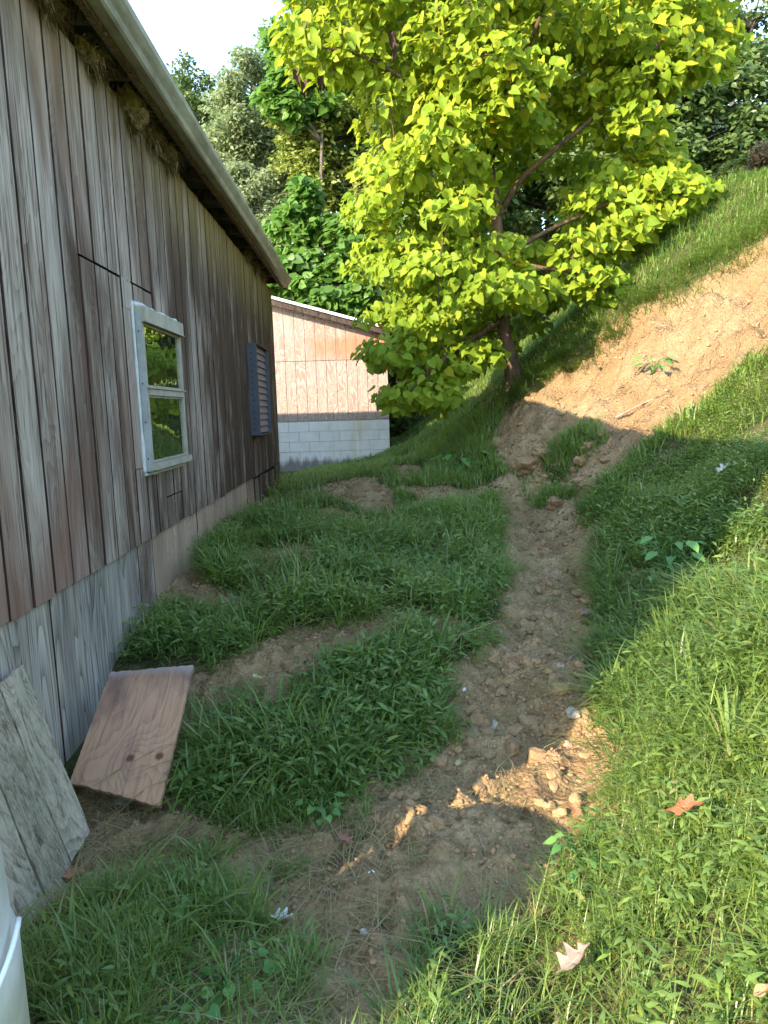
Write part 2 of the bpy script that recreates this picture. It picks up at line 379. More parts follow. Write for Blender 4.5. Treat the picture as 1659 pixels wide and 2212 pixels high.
def inside(poly, x, y):
    r = np.zeros(np.shape(x), bool); n = len(poly)
    for i in range(n):
        x0, y0 = poly[i]; x1, y1 = poly[(i+1) % n]
        if y0 == y1: continue
        c = ((y0 > y) != (y1 > y)) & (x < (x1-x0)*(y-y0)/(y1-y0)+x0); r ^= c
    return r
def soft(poly, x, y, w=.12):
    """0..1 mask with a soft edge"""
    x = np.asarray(x, float); y = np.asarray(y, float); out = np.zeros(x.shape); lo = poly.min(0)-w-.01; hi = poly.max(0)+w+.01
    k = (x > lo[0]) & (x < hi[0]) & (y > lo[1]) & (y < hi[1])
    if not k.any(): return out
    xa, ya = x[k], y[k]; s = 0
    for ox, oy in [(0, 0), (1, 0), (-1, 0), (0, 1), (0, -1), (.7, .7), (-.7, .7), (.7, -.7), (-.7, -.7)]: s = s + inside(poly, xa+ox*w, ya+oy*w)
    out[k] = s/9.0; return out
PATH = plan([(680, 2330), (690, 2212), (680, 2050), (580, 2000), (460, 1930), (520, 1860), (620, 1840), (740, 1770), (820, 1660), (950, 1580), (985, 1490), (1040, 1410), (1080, 1300), (1095, 1200),
             (1085, 1110), (1250, 1060), (1290, 1200), (1305, 1330), (1310, 1480), (1300, 1560), (1365, 1640), (1340, 1730), (1240, 1830), (1200, 1900), (1180, 1960), (1040, 1950), (980, 2020), (1000, 2100), (950, 2212), (920, 2330)])
LITDIRT = plan([(1090, 1700), (1200, 1610), (1280, 1540), (1370, 1640), (1350, 1760), (1420, 1870), (1340, 1880), (1230, 1810)])  # sunlit patch of path dirt; its warm lit look is painted with clay colour
SLIDE = plan([(1090, 870), (1180, 795), (1260, 745), (1350, 685), (1500, 595), (1659, 505), (1850, 400), (1850, 640), (1659, 740), (1560, 815), (1450, 905), (1390, 950), (1240, 1095), (1150, 1060), (1010, 1000), (1060, 935)])
BARE = [plan(p) for p in ([(690, 1055), (790, 1030), (870, 1090), (850, 1115), (720, 1085)],
                          [(430, 1480), (560, 1420), (680, 1385), (860, 1335), (900, 1345), (850, 1385), (690, 1430), (600, 1490), (480, 1530)],
                          [(330, 1215), (420, 1190), (440, 1255), (520, 1290), (570, 1335), (420, 1310), (320, 1300)],
                          [(160, 1760), (330, 1735), (430, 1740), (560, 1790), (660, 1770), (540, 1850), (420, 1830), (280, 1850), (150, 1910), (60, 1990), (20, 1990)],
                          [(840, 1010), (910, 1005), (915, 1040), (850, 1045)], [(1370, 1850), (1400, 1860), (1390, 1960), (1330, 1960)], [(1220, 1990), (1330, 1980), (1320, 2040), (1200, 2060)],
                          [(210, 1960), (330, 1950), (260, 2010), (80, 2060)])]
REGION = plan([(300, 1200), (560, 1075), (900, 1060), (1170, 1090), (1170, 1300), (1040, 1490), (900, 1640), (760, 1800), (560, 1900), (420, 1870), (280, 1890), (140, 1930), (100, 1800), (300, 1400)])
ISLES = [plan(p) for p in ([(390, 1235), (480, 1130), (620, 1075), (850, 1070), (1130, 1090), (1120, 1200), (1150, 1300), (1000, 1335), (830, 1330), (660, 1375), (560, 1350), (450, 1275)],
                           [(300, 1400), (400, 1320), (590, 1345), (630, 1395), (550, 1435), (410, 1470), (290, 1450)],
                           [(700, 1470), (880, 1395), (1070, 1370), (1090, 1420), (1010, 1480), (1010, 1540), (930, 1580), (830, 1590), (720, 1540)],
                           [(390, 1640), (440, 1560), (610, 1540), (720, 1500), (830, 1580), (820, 1660), (690, 1730), (520, 1775), (400, 1730)])]
TUFT = [plan(p) for p in ([(1160, 975), (1230, 935), (1300, 915), (1320, 940), (1240, 1000), (1170, 1020)], [(950, 1000), (1030, 960), (1090, 1000), (1060, 1050), (960, 1040)], [(1150, 1080), (1220, 1060), (1240, 1095), (1180, 1110)])]
LAWN = plan([(600, 1010), (845, 985), (850, 1020), (700, 1040), (600, 1050)])
def masks(x, y):
    wx = x + fbm(x*2.3, y*2.3, 4, 3)*.34; wy = y + fbm(x*2.3+9, y*2.3, 4, 5)*.34
    p = soft(PATH, wx, wy, .07); s = soft(SLIDE, wx+fbm(x*1.1, y*1.1, 3, 7)*.5, wy+fbm(x*1.1+4, y*1.1, 3, 9)*.5, .08); c = soft(LITDIRT, wx, wy, .1)
    b = 0
    for q in BARE: b = np.maximum(b, soft(q, wx, wy, .06))
    isl = 0
    for q in ISLES: isl = np.maximum(isl, soft(q, wx, wy, .07))
    b = np.maximum(b, soft(REGION, x, y, .05)*(1-isl)*(.55+.45*smooth(-.12, .1, fbm(x*3, y*3, 3, 133))))
    b = np.maximum(b, c*.95)
    tf = 0
    for q in TUFT: tf = np.maximum(tf, soft(q, wx, wy, .08))
    s = s*(1-tf)
    reg = smooth(2.5, 2.9, y)*smooth(10.5, 9, y)*(x < 1.9)*(x > -1.5)
    b = np.maximum(b, reg*smooth(.15, .22, fbm(x*1.25+5, y*1.25, 4, 131)))
    reg2 = (y < 2.9)*(x < .4)*(x > -1.4); b = np.maximum(b, reg2*smooth(.10, .2, fbm(x*2.1+2, y*2.1, 4, 141))*.85)
    return p, s, c, b
def Hz(x, y, fine=True, mk=None):
    x = np.asarray(x, float); y = np.asarray(y, float)
    p, s, c, b = mk if mk is not None else masks(x, y)
    z = Hbase(x, y)
    core = smooth(-1.45, -1.2, x)
    z = z + core*fbm(x*1.1, y*1.1, 3, 11)*.30*smooth(.8, 3, y)*(1-.6*p)
    z = z - .20*s - .07*p - .05*b
    st = z*2.6+fbm(x*1.5, y*1.5, 3, 23)*2.2; z = z + s*(fbm(x*2.2, y*2.2, 4, 21)*.34 + (np.abs(st-np.floor(st)-.5)-.25)*.16)
    if fine:
        bare = np.maximum(np.maximum(p, s), b)
        z = z + bare*(fbm(x*9, y*9, 4, 31)*.085 + np.maximum(fbm(x*5, y*5, 3, 41), 0)*.12)
        cl_ = smooth(-.12, .10, fbm(x*1.6, y*1.6, 3, 301)+.25*smooth(2.15, 2.6, y)-.17)*np.maximum(p, b)
        z = z + cl_*(lumps(x, y, 10.0, 311)*.06*(1-c) + lumps(x+3.3, y, 21.0, 331)*.03*(1-c) + fbm(x*26, y*26, 2, 341)*.02)
        z = z + c*.05*(1-np.abs(fbm(x*7, y*7, 3, 351))*2)
        rid = 1-np.abs(fbm(x*6+y*2, y*5, 4, 51))*5
        gul = np.abs(fbm(x*.9+y*1.1, y*4.2-x*.6, 4, 63)); z = z + s*(np.clip(rid, 0, 1)*.08 + fbm(x*14, y*14, 3, 57)*.08 - np.clip(.11-gul, 0, 1)*1.3)
    return z
xs = np.concatenate([np.linspace(-90, -12, 14), np.linspace(-10, -1.9, 12), np.arange(-1.7, 2.2, .0195), np.arange(2.22, 2.6, .035), np.arange(2.6, 6.2, .042), np.linspace(6.4, 12, 26), np.linspace(14, 120, 24)])
ys = np.concatenate([np.linspace(-60, -4, 10), np.linspace(-3, 1.0, 12), np.arange(1.15, 4.8, .019), np.arange(4.82, 12.2, .042), np.linspace(12.4, 24, 40), np.linspace(26, 160, 30)])
XX, YY = np.meshgrid(xs, ys); mk = masks(XX, YY); ZZ = Hz(XX, YY, True, mk)
nx, ny = len(xs), len(ys); idx = np.arange(nx*ny).reshape(ny, nx)
quads = np.stack([idx[:-1, :-1], idx[:-1, 1:], idx[1:, 1:], idx[1:, :-1]], -1).reshape(-1, 4)
bare_all = np.maximum(np.maximum(mk[0], mk[1]), mk[3])
clayA = np.maximum(mk[1], mk[2]*1.25)  # slip clay, plus the sunlit tone painted onto the lit path dirt
FAN = plan([(1000, 1010), (1050, 930), (1120, 885), (1200, 890), (1290, 915), (1400, 945), (1420, 960), (1240, 1110), (1150, 1080)])
clayA = clayA*(1-.62*soft(FAN, XX, YY, .16))
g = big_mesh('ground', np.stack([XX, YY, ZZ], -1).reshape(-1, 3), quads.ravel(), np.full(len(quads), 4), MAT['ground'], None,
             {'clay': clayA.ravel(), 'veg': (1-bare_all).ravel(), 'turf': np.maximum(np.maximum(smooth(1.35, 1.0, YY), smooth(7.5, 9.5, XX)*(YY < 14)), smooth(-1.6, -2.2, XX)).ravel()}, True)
tag(g, kind='structure')
def gz(x, y): return float(Hz(np.array([x]), np.array([y]))[0])
def gp(px, py):
    """point on the finished ground seen at a picture position"""
    d = ray(px, py); d = d/np.linalg.norm(d); t = np.arange(.8, 40, .04); P = CAM + d*t[:, None]
    t0 = t[np.argmax(P[:, 2] < Hbase(P[:, 0], P[:, 1])+.3)]; t = np.arange(max(t0-.6, .5), t0+4, .02); P = CAM + d*t[:, None]
    below = P[:, 2] < Hz(P[:, 0], P[:, 1]); return P[np.argmax(below)] if below.any() else P[-1]

# ------------------------------------------------------------------ the barn on the left
barn = tag(empty('barn', (-1.43, 6.3, .3)), 'weathered grey-brown board barn with a gutter, filling the left side', 'barn')
BL = Vector(barn.location)
def own(o):                                  # parent with the mesh kept in world coordinates
    o.parent = barn; o.matrix_parent_inverse = Matrix.Translation(-BL); return o
WX = -1.43; Y0, Y1 = 1.27, 11.28; ZT = 3.48; ZS = .82
WIN = (4.53, 5.46, 1.265, 2.265)
def hole_boxes(x0, x1, y0, y1, z0, z1, h):
    return [(x0, x1, y0, h[0], z0, z1), (x0, x1, h[1], y1, z0, z1), (x0, x1, h[0], h[1], z0, h[2]), (x0, x1, h[0], h[1], h[3], z1)]
own(boxes('wall', hole_boxes(WX-.09, WX-.040, Y0+.02, Y1-.02, -.3, ZT-.03, (WIN[0]+.02, WIN[1]-.02, WIN[2]+.03, WIN[3]-.02)), MAT['backing']))
own(boxes('end_wall', [(-8, WX-.07, Y0+.02, Y0+.06, -.3, 3.62), (-8, WX-.07, Y1-.06, Y1-.02, -.3, 3.62), (-8.05, -8.0, Y0, Y1, -.3, 3.62)], MAT['board']))
def board_mesh(y0, y1, z0, z1, bot=None, ch=.005, th=.017, x=WX, skew=0.0):
    x1 = x + rng.uniform(-.0025, .0025); x0 = x-th; zb0 = z0; zb1 = z0 if bot is None else bot
    V = [(x0, y0, zb0), (x0, y1, zb1), (x0, y1, z1), (x0, y0, z1),
         (x1-ch, y0, zb0), (x1-ch, y1, zb1), (x1-ch, y1, z1), (x1-ch, y0, z1),
         (x1, y0+ch, zb0+.001), (x1, y1-ch, zb1+.001), (x1, y1-ch, z1-.001), (x1, y0+ch, z1-.001)]
    Fc = [(0, 3, 2, 1), (0, 1, 5, 4), (1, 2, 6, 5), (2, 3, 7, 6), (3, 0, 4, 7), (4, 5, 9, 8), (5, 6, 10, 9), (6, 7, 11, 10), (7, 4, 8, 11), (8, 9, 10, 11)]
    return V, Fc
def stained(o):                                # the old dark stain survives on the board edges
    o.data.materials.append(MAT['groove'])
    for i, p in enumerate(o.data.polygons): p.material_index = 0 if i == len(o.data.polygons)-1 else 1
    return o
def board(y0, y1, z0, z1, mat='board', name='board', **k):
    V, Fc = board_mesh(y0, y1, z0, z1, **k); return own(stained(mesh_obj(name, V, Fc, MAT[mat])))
GW = .2033; j0 = math.ceil((Y0-3.75)/GW); yb = 3.75 + j0*GW
edges = [Y0]
while yb < Y1-.03: edges.append(yb); yb += GW
edges.append(Y1)
for i in range(len(edges)-1):
    a, b = edges[i]+.0055, edges[i+1]-.0055
    if b-a < .03: continue
    jag = rng.uniform(-.006, .006); z0 = ZS+jag; z1 = ZT + rng.uniform(-.012, .012)
    splits = [(z0, z1)]
    if 3.74 < a and b < 4.99: splits = [(z0, 2.412), (2.424, z1)]
    ym = (a+b)/2; parts = []
    for s0, s1 in splits:
        if b > WIN[0] and a < WIN[1]:
            if s0 < WIN[2]: parts.append((a, b, s0, WIN[2]+.015))
            if s1 > WIN[3]: parts.append((a, b, max(s0, WIN[3]-.015), s1))
            lo, hi = max(s0, WIN[2]+.017), min(s1, WIN[3]-.017)
            if a < WIN[0]-.01: parts.append((a, WIN[0]+.012, lo, hi))
            if b > WIN[1]+.01: parts.append((WIN[1]-.012, b, lo, hi))
        else: parts.append((a, b, s0, s1))
    if 5.0 < ym < 5.4:
        parts = [(c0, c1, p0, p1) if p1 > 1.5 else (c0, c1, 1.04, p1) for c0, c1, p0, p1 in parts]; parts.append((a, b, z0, 1.033))
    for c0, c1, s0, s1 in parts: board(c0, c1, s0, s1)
# skirting sheets under the boards
y = Y0
for w, mat in ((.62, 'ply_grey'), (1.22, 'ply_grey'), (1.22, 'ply_grey'), (.30, 'board'), (1.22, 'ply_pink'), (1.22, 'ply_pink'), (1.22, 'ply_pink'), (.52, 'ply_pink')):
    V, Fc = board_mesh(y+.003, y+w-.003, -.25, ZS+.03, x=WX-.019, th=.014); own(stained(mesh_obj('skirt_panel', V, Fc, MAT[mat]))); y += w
while y < Y1-.05:
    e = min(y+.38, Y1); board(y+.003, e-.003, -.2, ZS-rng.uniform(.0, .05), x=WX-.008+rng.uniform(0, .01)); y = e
own(mesh_obj('corner_trim', *board_mesh(Y1+.002, Y1+.022, .1, ZT-.02, x=WX+.002, th=.09), MAT['board']))
# eaves: rafters, deck, fascia, gutter
FX0, FX1 = -1.292, -1.252; FB, FT = 3.505, 3.645
yy = Y0+.12
while yy < Y1+.1:
    own(box('rafter', (-2.6, FX0-.002, yy, yy+.038, 3.515, 3.615), MAT['dark_wood'])); yy += .6
V = [(-8.2, Y0-.2, 3.66), (-1.22, Y0-.2, 3.640), (-1.22, Y1+.08, 3.640), (-8.2, Y1+.08, 3.66)]
V = V + [(a, b, c+.03) for a, b, c in V]
own(mesh_obj('roof', V, BOXF, MAT['roof']))
own(box('fascia', (FX0, FX1, Y0-.2, Y1+.10, FB, FT-.008), MAT['fascia']))
prof = [(-1.250, 3.636), (-1.250, 3.528), (-1.185, 3.522), (-1.172, 3.532), (-1.160, 3.560), (-1.135, 3.588), (-1.122, 3.605), (-1.120, 3.640), (-1.128, 3.644), (-1.130, 3.612), (-1.143, 3.597), (-1.170, 3.566), (-1.182, 3.542), (-1.243, 3.536), (-1.243, 3.636)]
yl = np.linspace(Y0-.2, Y1+.10, 26); V = []; Fc = []; n = len(prof)
for i, q in enumerate(yl):
    w = .012*math.sin(q*.9)+rng.uniform(-.003, .003)
    V += [(px, q, pz+w) for px, pz in prof]
for i in range(len(yl)-1):
    for k in range(n): Fc.append((i*n+k, i*n+(k+1) % n, (i+1)*n+(k+1) % n, (i+1)*n+k))
Fc += [tuple(range(n)), tuple((len(yl)-1)*n+k for k in range(n))[::-1]]
own(mesh_obj('gutter', V, Fc, MAT['gutter']))
for q in (2.2, 4.9, 7.95, 10.6):
    V = []; cxg, czg = -1.185, 3.58
    for yy in (q, q+.045): V += [(cxg+(px-cxg)*1.035, yy, czg+(pz-czg)*1.05+.012*math.sin(q*.9)) for px, pz in prof[1:8]]
    own(mesh_obj('gutter_joint', V, [(k, k+1, k+8, k+7) for k in range(6)], MAT['gutter']))
# tufts of insulation hanging out over the wall top
def blob(sub_u=14, sub_v=9):
    V = []; Fc = []
    for i in range(sub_v+1):
        for k in range(sub_u):
            th = math.pi*i/sub_v; ph = 2*math.pi*k/sub_u; V.append((math.sin(th)*math.cos(ph), math.sin(th)*math.sin(ph), math.cos(th)))
    for i in range(sub_v):
        for k in range(sub_u): Fc.append((i*sub_u+k, (i+1)*sub_u+k, (i+1)*sub_u+(k+1) % sub_u, i*sub_u+(k+1) % sub_u))
    return np.array(V), Fc
for (py_, sx, sy, sz, dz) in ((3.55, .10, .20, .08, -.02), (4.1, .10, .22, .10, -.03), (4.75, .13, .24, .15, -.05), (5.15, .10, .2, .09, -.05), (5.55, .12, .3, .10, -.04), (9.0, .09, .2, .08, 0), (9.7, .09, .22, .10, -.02), (10.3, .09, .2, .07, 0)):
    V, Fc = blob(18, 12); W = V.copy(); s_ = rng.uniform(0, 50)
    disp = .8 + 1.7*fbm(V[:, 0]*2.3+s_+V[:, 2]*1.4, V[:, 1]*2.3+V[:, 2]*1.9, 4, 61)
    W = V*disp[:, None]*np.array([sx, sy, sz])*.8 + np.array([WX-.0, py_, ZT+.05+dz])
    L = [tuple(w) for w in W]; faces = list(Fc)
    for k in range(520):                                    # loose fibres
        b = W[rng.integers(len(W))]; d = np.array([rng.uniform(.0, 1), rng.uniform(-1, 1), rng.uniform(-1.2, .3)]); d /= np.linalg.norm(d)
        l = rng.uniform(.03, .13); sd = np.cross(d, [.3, .2, 1]); sd = sd/np.linalg.norm(sd)*.003; m_ = b+d*l*.55+np.array([0, 0, .008]); e = b+d*l+np.array([0, 0, -.02])
        q = len(L); L += [tuple(b-sd), tuple(b+sd), tuple(m_+sd), tuple(m_-sd), tuple(e)]; faces += [(q, q+1, q+2, q+3), (q+3, q+2, q+4)]
    own(mesh_obj('insulation_tuft', L, faces, MAT['insulation'], shade=True))
# window
win = own(box('window', (WX-.03, -1.386, WIN[0]+.012, WIN[0]+.016, WIN[2]+.02, WIN[3]), MAT['frame_metal']))
def sub(o, par):
    o.parent = par; o.matrix_parent_inverse = par.matrix_parent_inverse.copy() if False else Matrix.Identity(4); return o
def wsub(name, b, mat, par=None): return sub(box(name, b, MAT[mat]), par or win)
wy0, wy1, wz0, wz1 = WIN
FXW = -1.382
wsub('side_flange', (WX+.0, FXW+.004, wy0, wy0+.011, wz0-.01, wz1-.015), 'frame_metal')
wsub('flange_ridge', (WX+.016, WX+.020, wy0-.006, wy0-.001, wz0-.01, wz1-.015), 'frame_metal')
for z_ in (1.33, 1.56, 1.80, 2.12): wsub('screw', (WX+.026, WX+.033, wy0-.003, wy0+.002, z_, z_+.010), 'black')
wsub('head', (WX, FXW+.022, wy0+.006, wy1+.012, wz1-.075, wz1+.012), 'frame_beige')
wsub('head_drip', (WX, FXW+.030, wy0+.002, wy1+.016, wz1-.082, wz1-.077), 'frame_beige')
wsub('sill', (WX, FXW+.026, wy0+.006, wy1+.012, wz0-.004, wz0+.038), 'frame_beige')
wsub('stile', (WX, FXW, wy1-.035, wy1, wz0+.040, wz1-.084), 'frame_beige')
wsub('stile', (WX, FXW, wy0+.018, wy0+.052, wz0+.040, wz1-.084), 'frame_beige')
wsub('meeting_rail', (WX, FXW+.010, wy0+.054, wy1-.037, 1.735, 1.775), 'frame_beige')
wsub('meeting_lip', (FXW-.01, FXW+.020, wy0+.03, wy1-.010, 1.777, 1.785), 'frame_beige')
for a, b in ((1.787, wz1-.086), (wz0+.042, 1.733)):
    for r_ in ((wy0+.054, wy0+.066, a, b), (wy1-.049, wy1-.037, a, b), (wy0+.068, wy1-.051, a, a+.012), (wy0+.068, wy1-.051, b-.012, b)):
        wsub('sash_bead', (FXW-.02, FXW-.004, *r_), 'frame_beige')
    wsub('pane', (FXW-.020, FXW-.016, wy0+.067, wy1-.050, a+.013, b-.013), 'glass')
wsub('reveal', (-1.62, WX-.10, wy0-.06, wy0-.02, wz0-.1, wz1+.1), 'backing')
def bead(pts, w=.012):
    pts = np.array(pts); n_ = 40; P = np.array([pts[0]+(pts[1]-pts[0])*t for t in np.linspace(0, 1, n_)])
    r_ = w*(.55+.9*np.abs(fbm(np.linspace(0, 9, n_)+rng.uniform(0, 99), np.zeros(n_), 3, 5)+.3))
    P[:, 2] += fbm(np.linspace(0, 14, n_), np.ones(n_)*rng.uniform(0, 99), 3, 8)*w; return (P, r_, 6)
sub(tubes('caulk', [bead([(WX+.004, wy0-.012, wz0-.02), (WX+.004, wy0-.016, wz1+.03)], .014), bead([(WX+.006, wy0-.02, wz1+.03), (WX+.008, wy1+.02, wz1+.03)], .020),
                    bead([(WX+.010, wy0, wz1+.02), (WX+.014, wy1+.01, wz1+.018)], .014),
                    bead([(WX+.004, wy0-.01, wz0-.03), (WX+.006, wy1-.01, wz0-.03)], .017)], MAT['caulk']), win)
# louvred vent box
VY0, VY1, VZ0, VZ1 = 8.70, 9.74, 1.345, 2.43; VX = -1.315
vent = own(boxes('vent', [(WX+.003, VX, VY0, VY0+.006, VZ0, VZ1), (VX-.02, VX+.003, VY0+.0065, VY0+.03, VZ0, VZ1)], MAT['vent_metal']))
for b in ((WX+.003, VX, VY1-.006, VY1, VZ0, VZ1), (WX+.003, VX+.006, VY0-.002, VY1+.004, VZ1+.001, VZ1+.008), (WX+.003, VX+.006, VY0-.002, VY1+.004, VZ0-.009, VZ0-.001)):
    sub(box('casing', b, MAT['vent_metal']), vent)
sub(box('back_panel', (WX+.002, WX+.006, VY0+.01, VY1-.01, VZ0+.005, VZ1-.005), MAT['backing']), vent)
for k in range(13):
    z_ = VZ0+.012+k*.0825; V = [(VX-.062, VY0+.032, z_+.084), (VX-.056, VY0+.032, z_+.085), (VX-.034, VY0+.032, z_+.004), (VX-.041, VY0+.032, z_)]
    V = V + [(a, VY1-.012, c) for a, b, c in V]; sub(mesh_obj('slat', V, [(0, 1, 2, 3), (7, 6, 5, 4), (0, 4, 5, 1), (1, 5, 6, 2), (2, 6, 7, 3), (3, 7, 4, 0)], MAT['slat']), vent)
for k in range(15):
    z_ = VZ0+.06+k*.07; V = [(WX+.05+.008*math.cos(t), VY0-.0012, z_+.008*math.sin(t)) for t in np.linspace(0, 2*math.pi, 8, endpoint=False)]
    sub(mesh_obj('hole', V, [tuple(range(8))], MAT['black']), vent)

# ------------------------------------------------------------------ the shed at the end
shed = tag(empty('shed', (-.7, 14.4, .4)), 'pinkish faded board shed on painted concrete blocks beyond the barn', 'shed')
SL = Vector(shed.location)
def sown(o): o.parent = shed; o.matrix_parent_inverse = Matrix.Translation(-SL); return o
SY = 14.4; SX1 = .42; SX0 = SX1 - .2033*21
def roofz(x): return 3.13 + (SX1-x)*.285
def sboard(x0, x1, z0, z1a, z1b):
    y0 = SY + rng.uniform(-.002, .002); c = .004
    V = [(x0, y0+c, z0), (x1, y0+c, z0), (x1, y0+c, z1b), (x0, y0+c, z1a), (x0+c, y0, z0), (x1-c, y0, z0), (x1-c, y0, z1b), (x0+c, y0, z1a),
         (x0, y0+.02, z0), (x1, y0+.02, z0), (x1, y0+.02, z1b), (x0, y0+.02, z1a)]
    Fc = [(4, 5, 6, 7), (0, 4, 7, 3), (5, 1, 2, 6), (0, 1, 5, 4), (3, 7, 6, 2), (8, 11, 10, 9), (0, 8, 9, 1), (1, 9, 10, 2), (2, 10, 11, 3), (3, 11, 8, 0)]
    sown(mesh_obj('board', V, Fc, MAT['shed_board']))
for i in range(21):
    a = SX0+i*.2033+.003; b = a+.2033-.006
    sboard(a, b, 1.425, 2.594, 2.594); sboard(a, b, 2.606, roofz(a)-.03, roofz(b)-.03)
sown(boxes('wall', [(SX0, SX1-.01, SY+.021, SY+.06, .2, 3.1), (SX1-.05, SX1-.01, SY+.061, SY+6, .2, 3.1), (SX0, SX0+.05, SY+.061, SY+6, .2, 4.2), (SX0, SX1-.01, SY+6.0, SY+6.05, .2, 4.2)], MAT['mortar']))
V = [(SX0, SY+.0212, 3.1), (SX1-.01, SY+.0212, 3.1), (SX1-.01, SY+.0212, roofz(SX1)-.04), (SX0, SY+.0212, roofz(SX0)-.04)]; V += [(a, b+.03, c) for a, b, c in V]
sown(mesh_obj('gable', V, BOXF, MAT['mortar']))
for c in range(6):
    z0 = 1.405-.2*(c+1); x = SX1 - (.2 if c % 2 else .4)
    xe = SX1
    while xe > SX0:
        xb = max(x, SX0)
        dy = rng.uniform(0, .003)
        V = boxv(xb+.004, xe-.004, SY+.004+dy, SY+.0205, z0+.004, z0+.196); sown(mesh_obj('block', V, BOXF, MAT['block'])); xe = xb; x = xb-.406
for nm, z0, z1, mt, yo in (('roof_edge', .012, .062, 'white_trim', -.34), ('roof', .0, .05, 'roof', -.30)):
    y2 = SY+6.2 if nm == 'roof' else SY-.302
    V = []
    for zz in (z0, z1): V += [(SX0-.3, SY+yo, roofz(SX0-.3)+zz), (SX1+.05, SY+yo, roofz(SX1+.05)+zz), (SX1+.05, y2, roofz(SX1+.05)+zz), (SX0-.3, y2, roofz(SX0-.3)+zz)]
    sown(mesh_obj(nm, V, BOXF, MAT[mt]))
V = []
for zz in (-.10, -.002): V += [(SX0-.3, SY-.28, roofz(SX0-.3)+zz), (SX1+.05, SY-.28, roofz(SX1+.05)+zz), (SX1+.05, SY-.25, roofz(SX1+.05)+zz), (SX0-.3, SY-.25, roofz(SX0-.3)+zz)]
sown(mesh_obj('rake_board', V, BOXF, MAT['dark_wood']))

# ------------------------------------------------------------------ trees
def heart(seed=0, fold=.16, droop=.20):
    h = [(.0, .02), (.20, -.07), (.38, .06), (.44, .26), (.36, .52), (.19, .78), (0, 1.0)]; mid = [(0, .02), (0, .3), (0, .62), (0, 1.0)]
    V = []; zf = lambda x, y: fold*abs(x) - droop*(y-.15)**2
    for x, y in mid: V.append((x, y, zf(x, y)-.03*(0 < y < 1)))
    R_ = len(V)
    for x, y in h[1:-1]: V.append((x, y, zf(x, y)+.03*math.sin(y*9+seed)))
    L_ = len(V)
    for x, y in h[1:-1]: V.append((-x, y, zf(x, y)+.03*math.cos(y*8+seed)))
    Fc = []
    for s_, q in ((R_, 1), (L_, -1)):
        fs = [(0, s_, s_+1), (0, s_+1, s_+2, 1), (1, s_+2, s_+3), (1, s_+3, 2), (2, s_+3, s_+4), (2, s_+4, 3)]
        Fc += [f if q == 1 else f[::-1] for f in fs]
    return np.array(V), Fc
HV, HF = heart()
DV = np.array([(0, 0, 0), (.28, .42, .06), (-.28, .42, .06), (0, 1, -.10)]); DF = [(0, 1, 3), (0, 3, 2)]
SUNUP = np.array([-.45, -.45, .85])

def inpoly(poly, px, py): return inside(np.array(poly, float), np.array([px]), np.array([py]))[0]

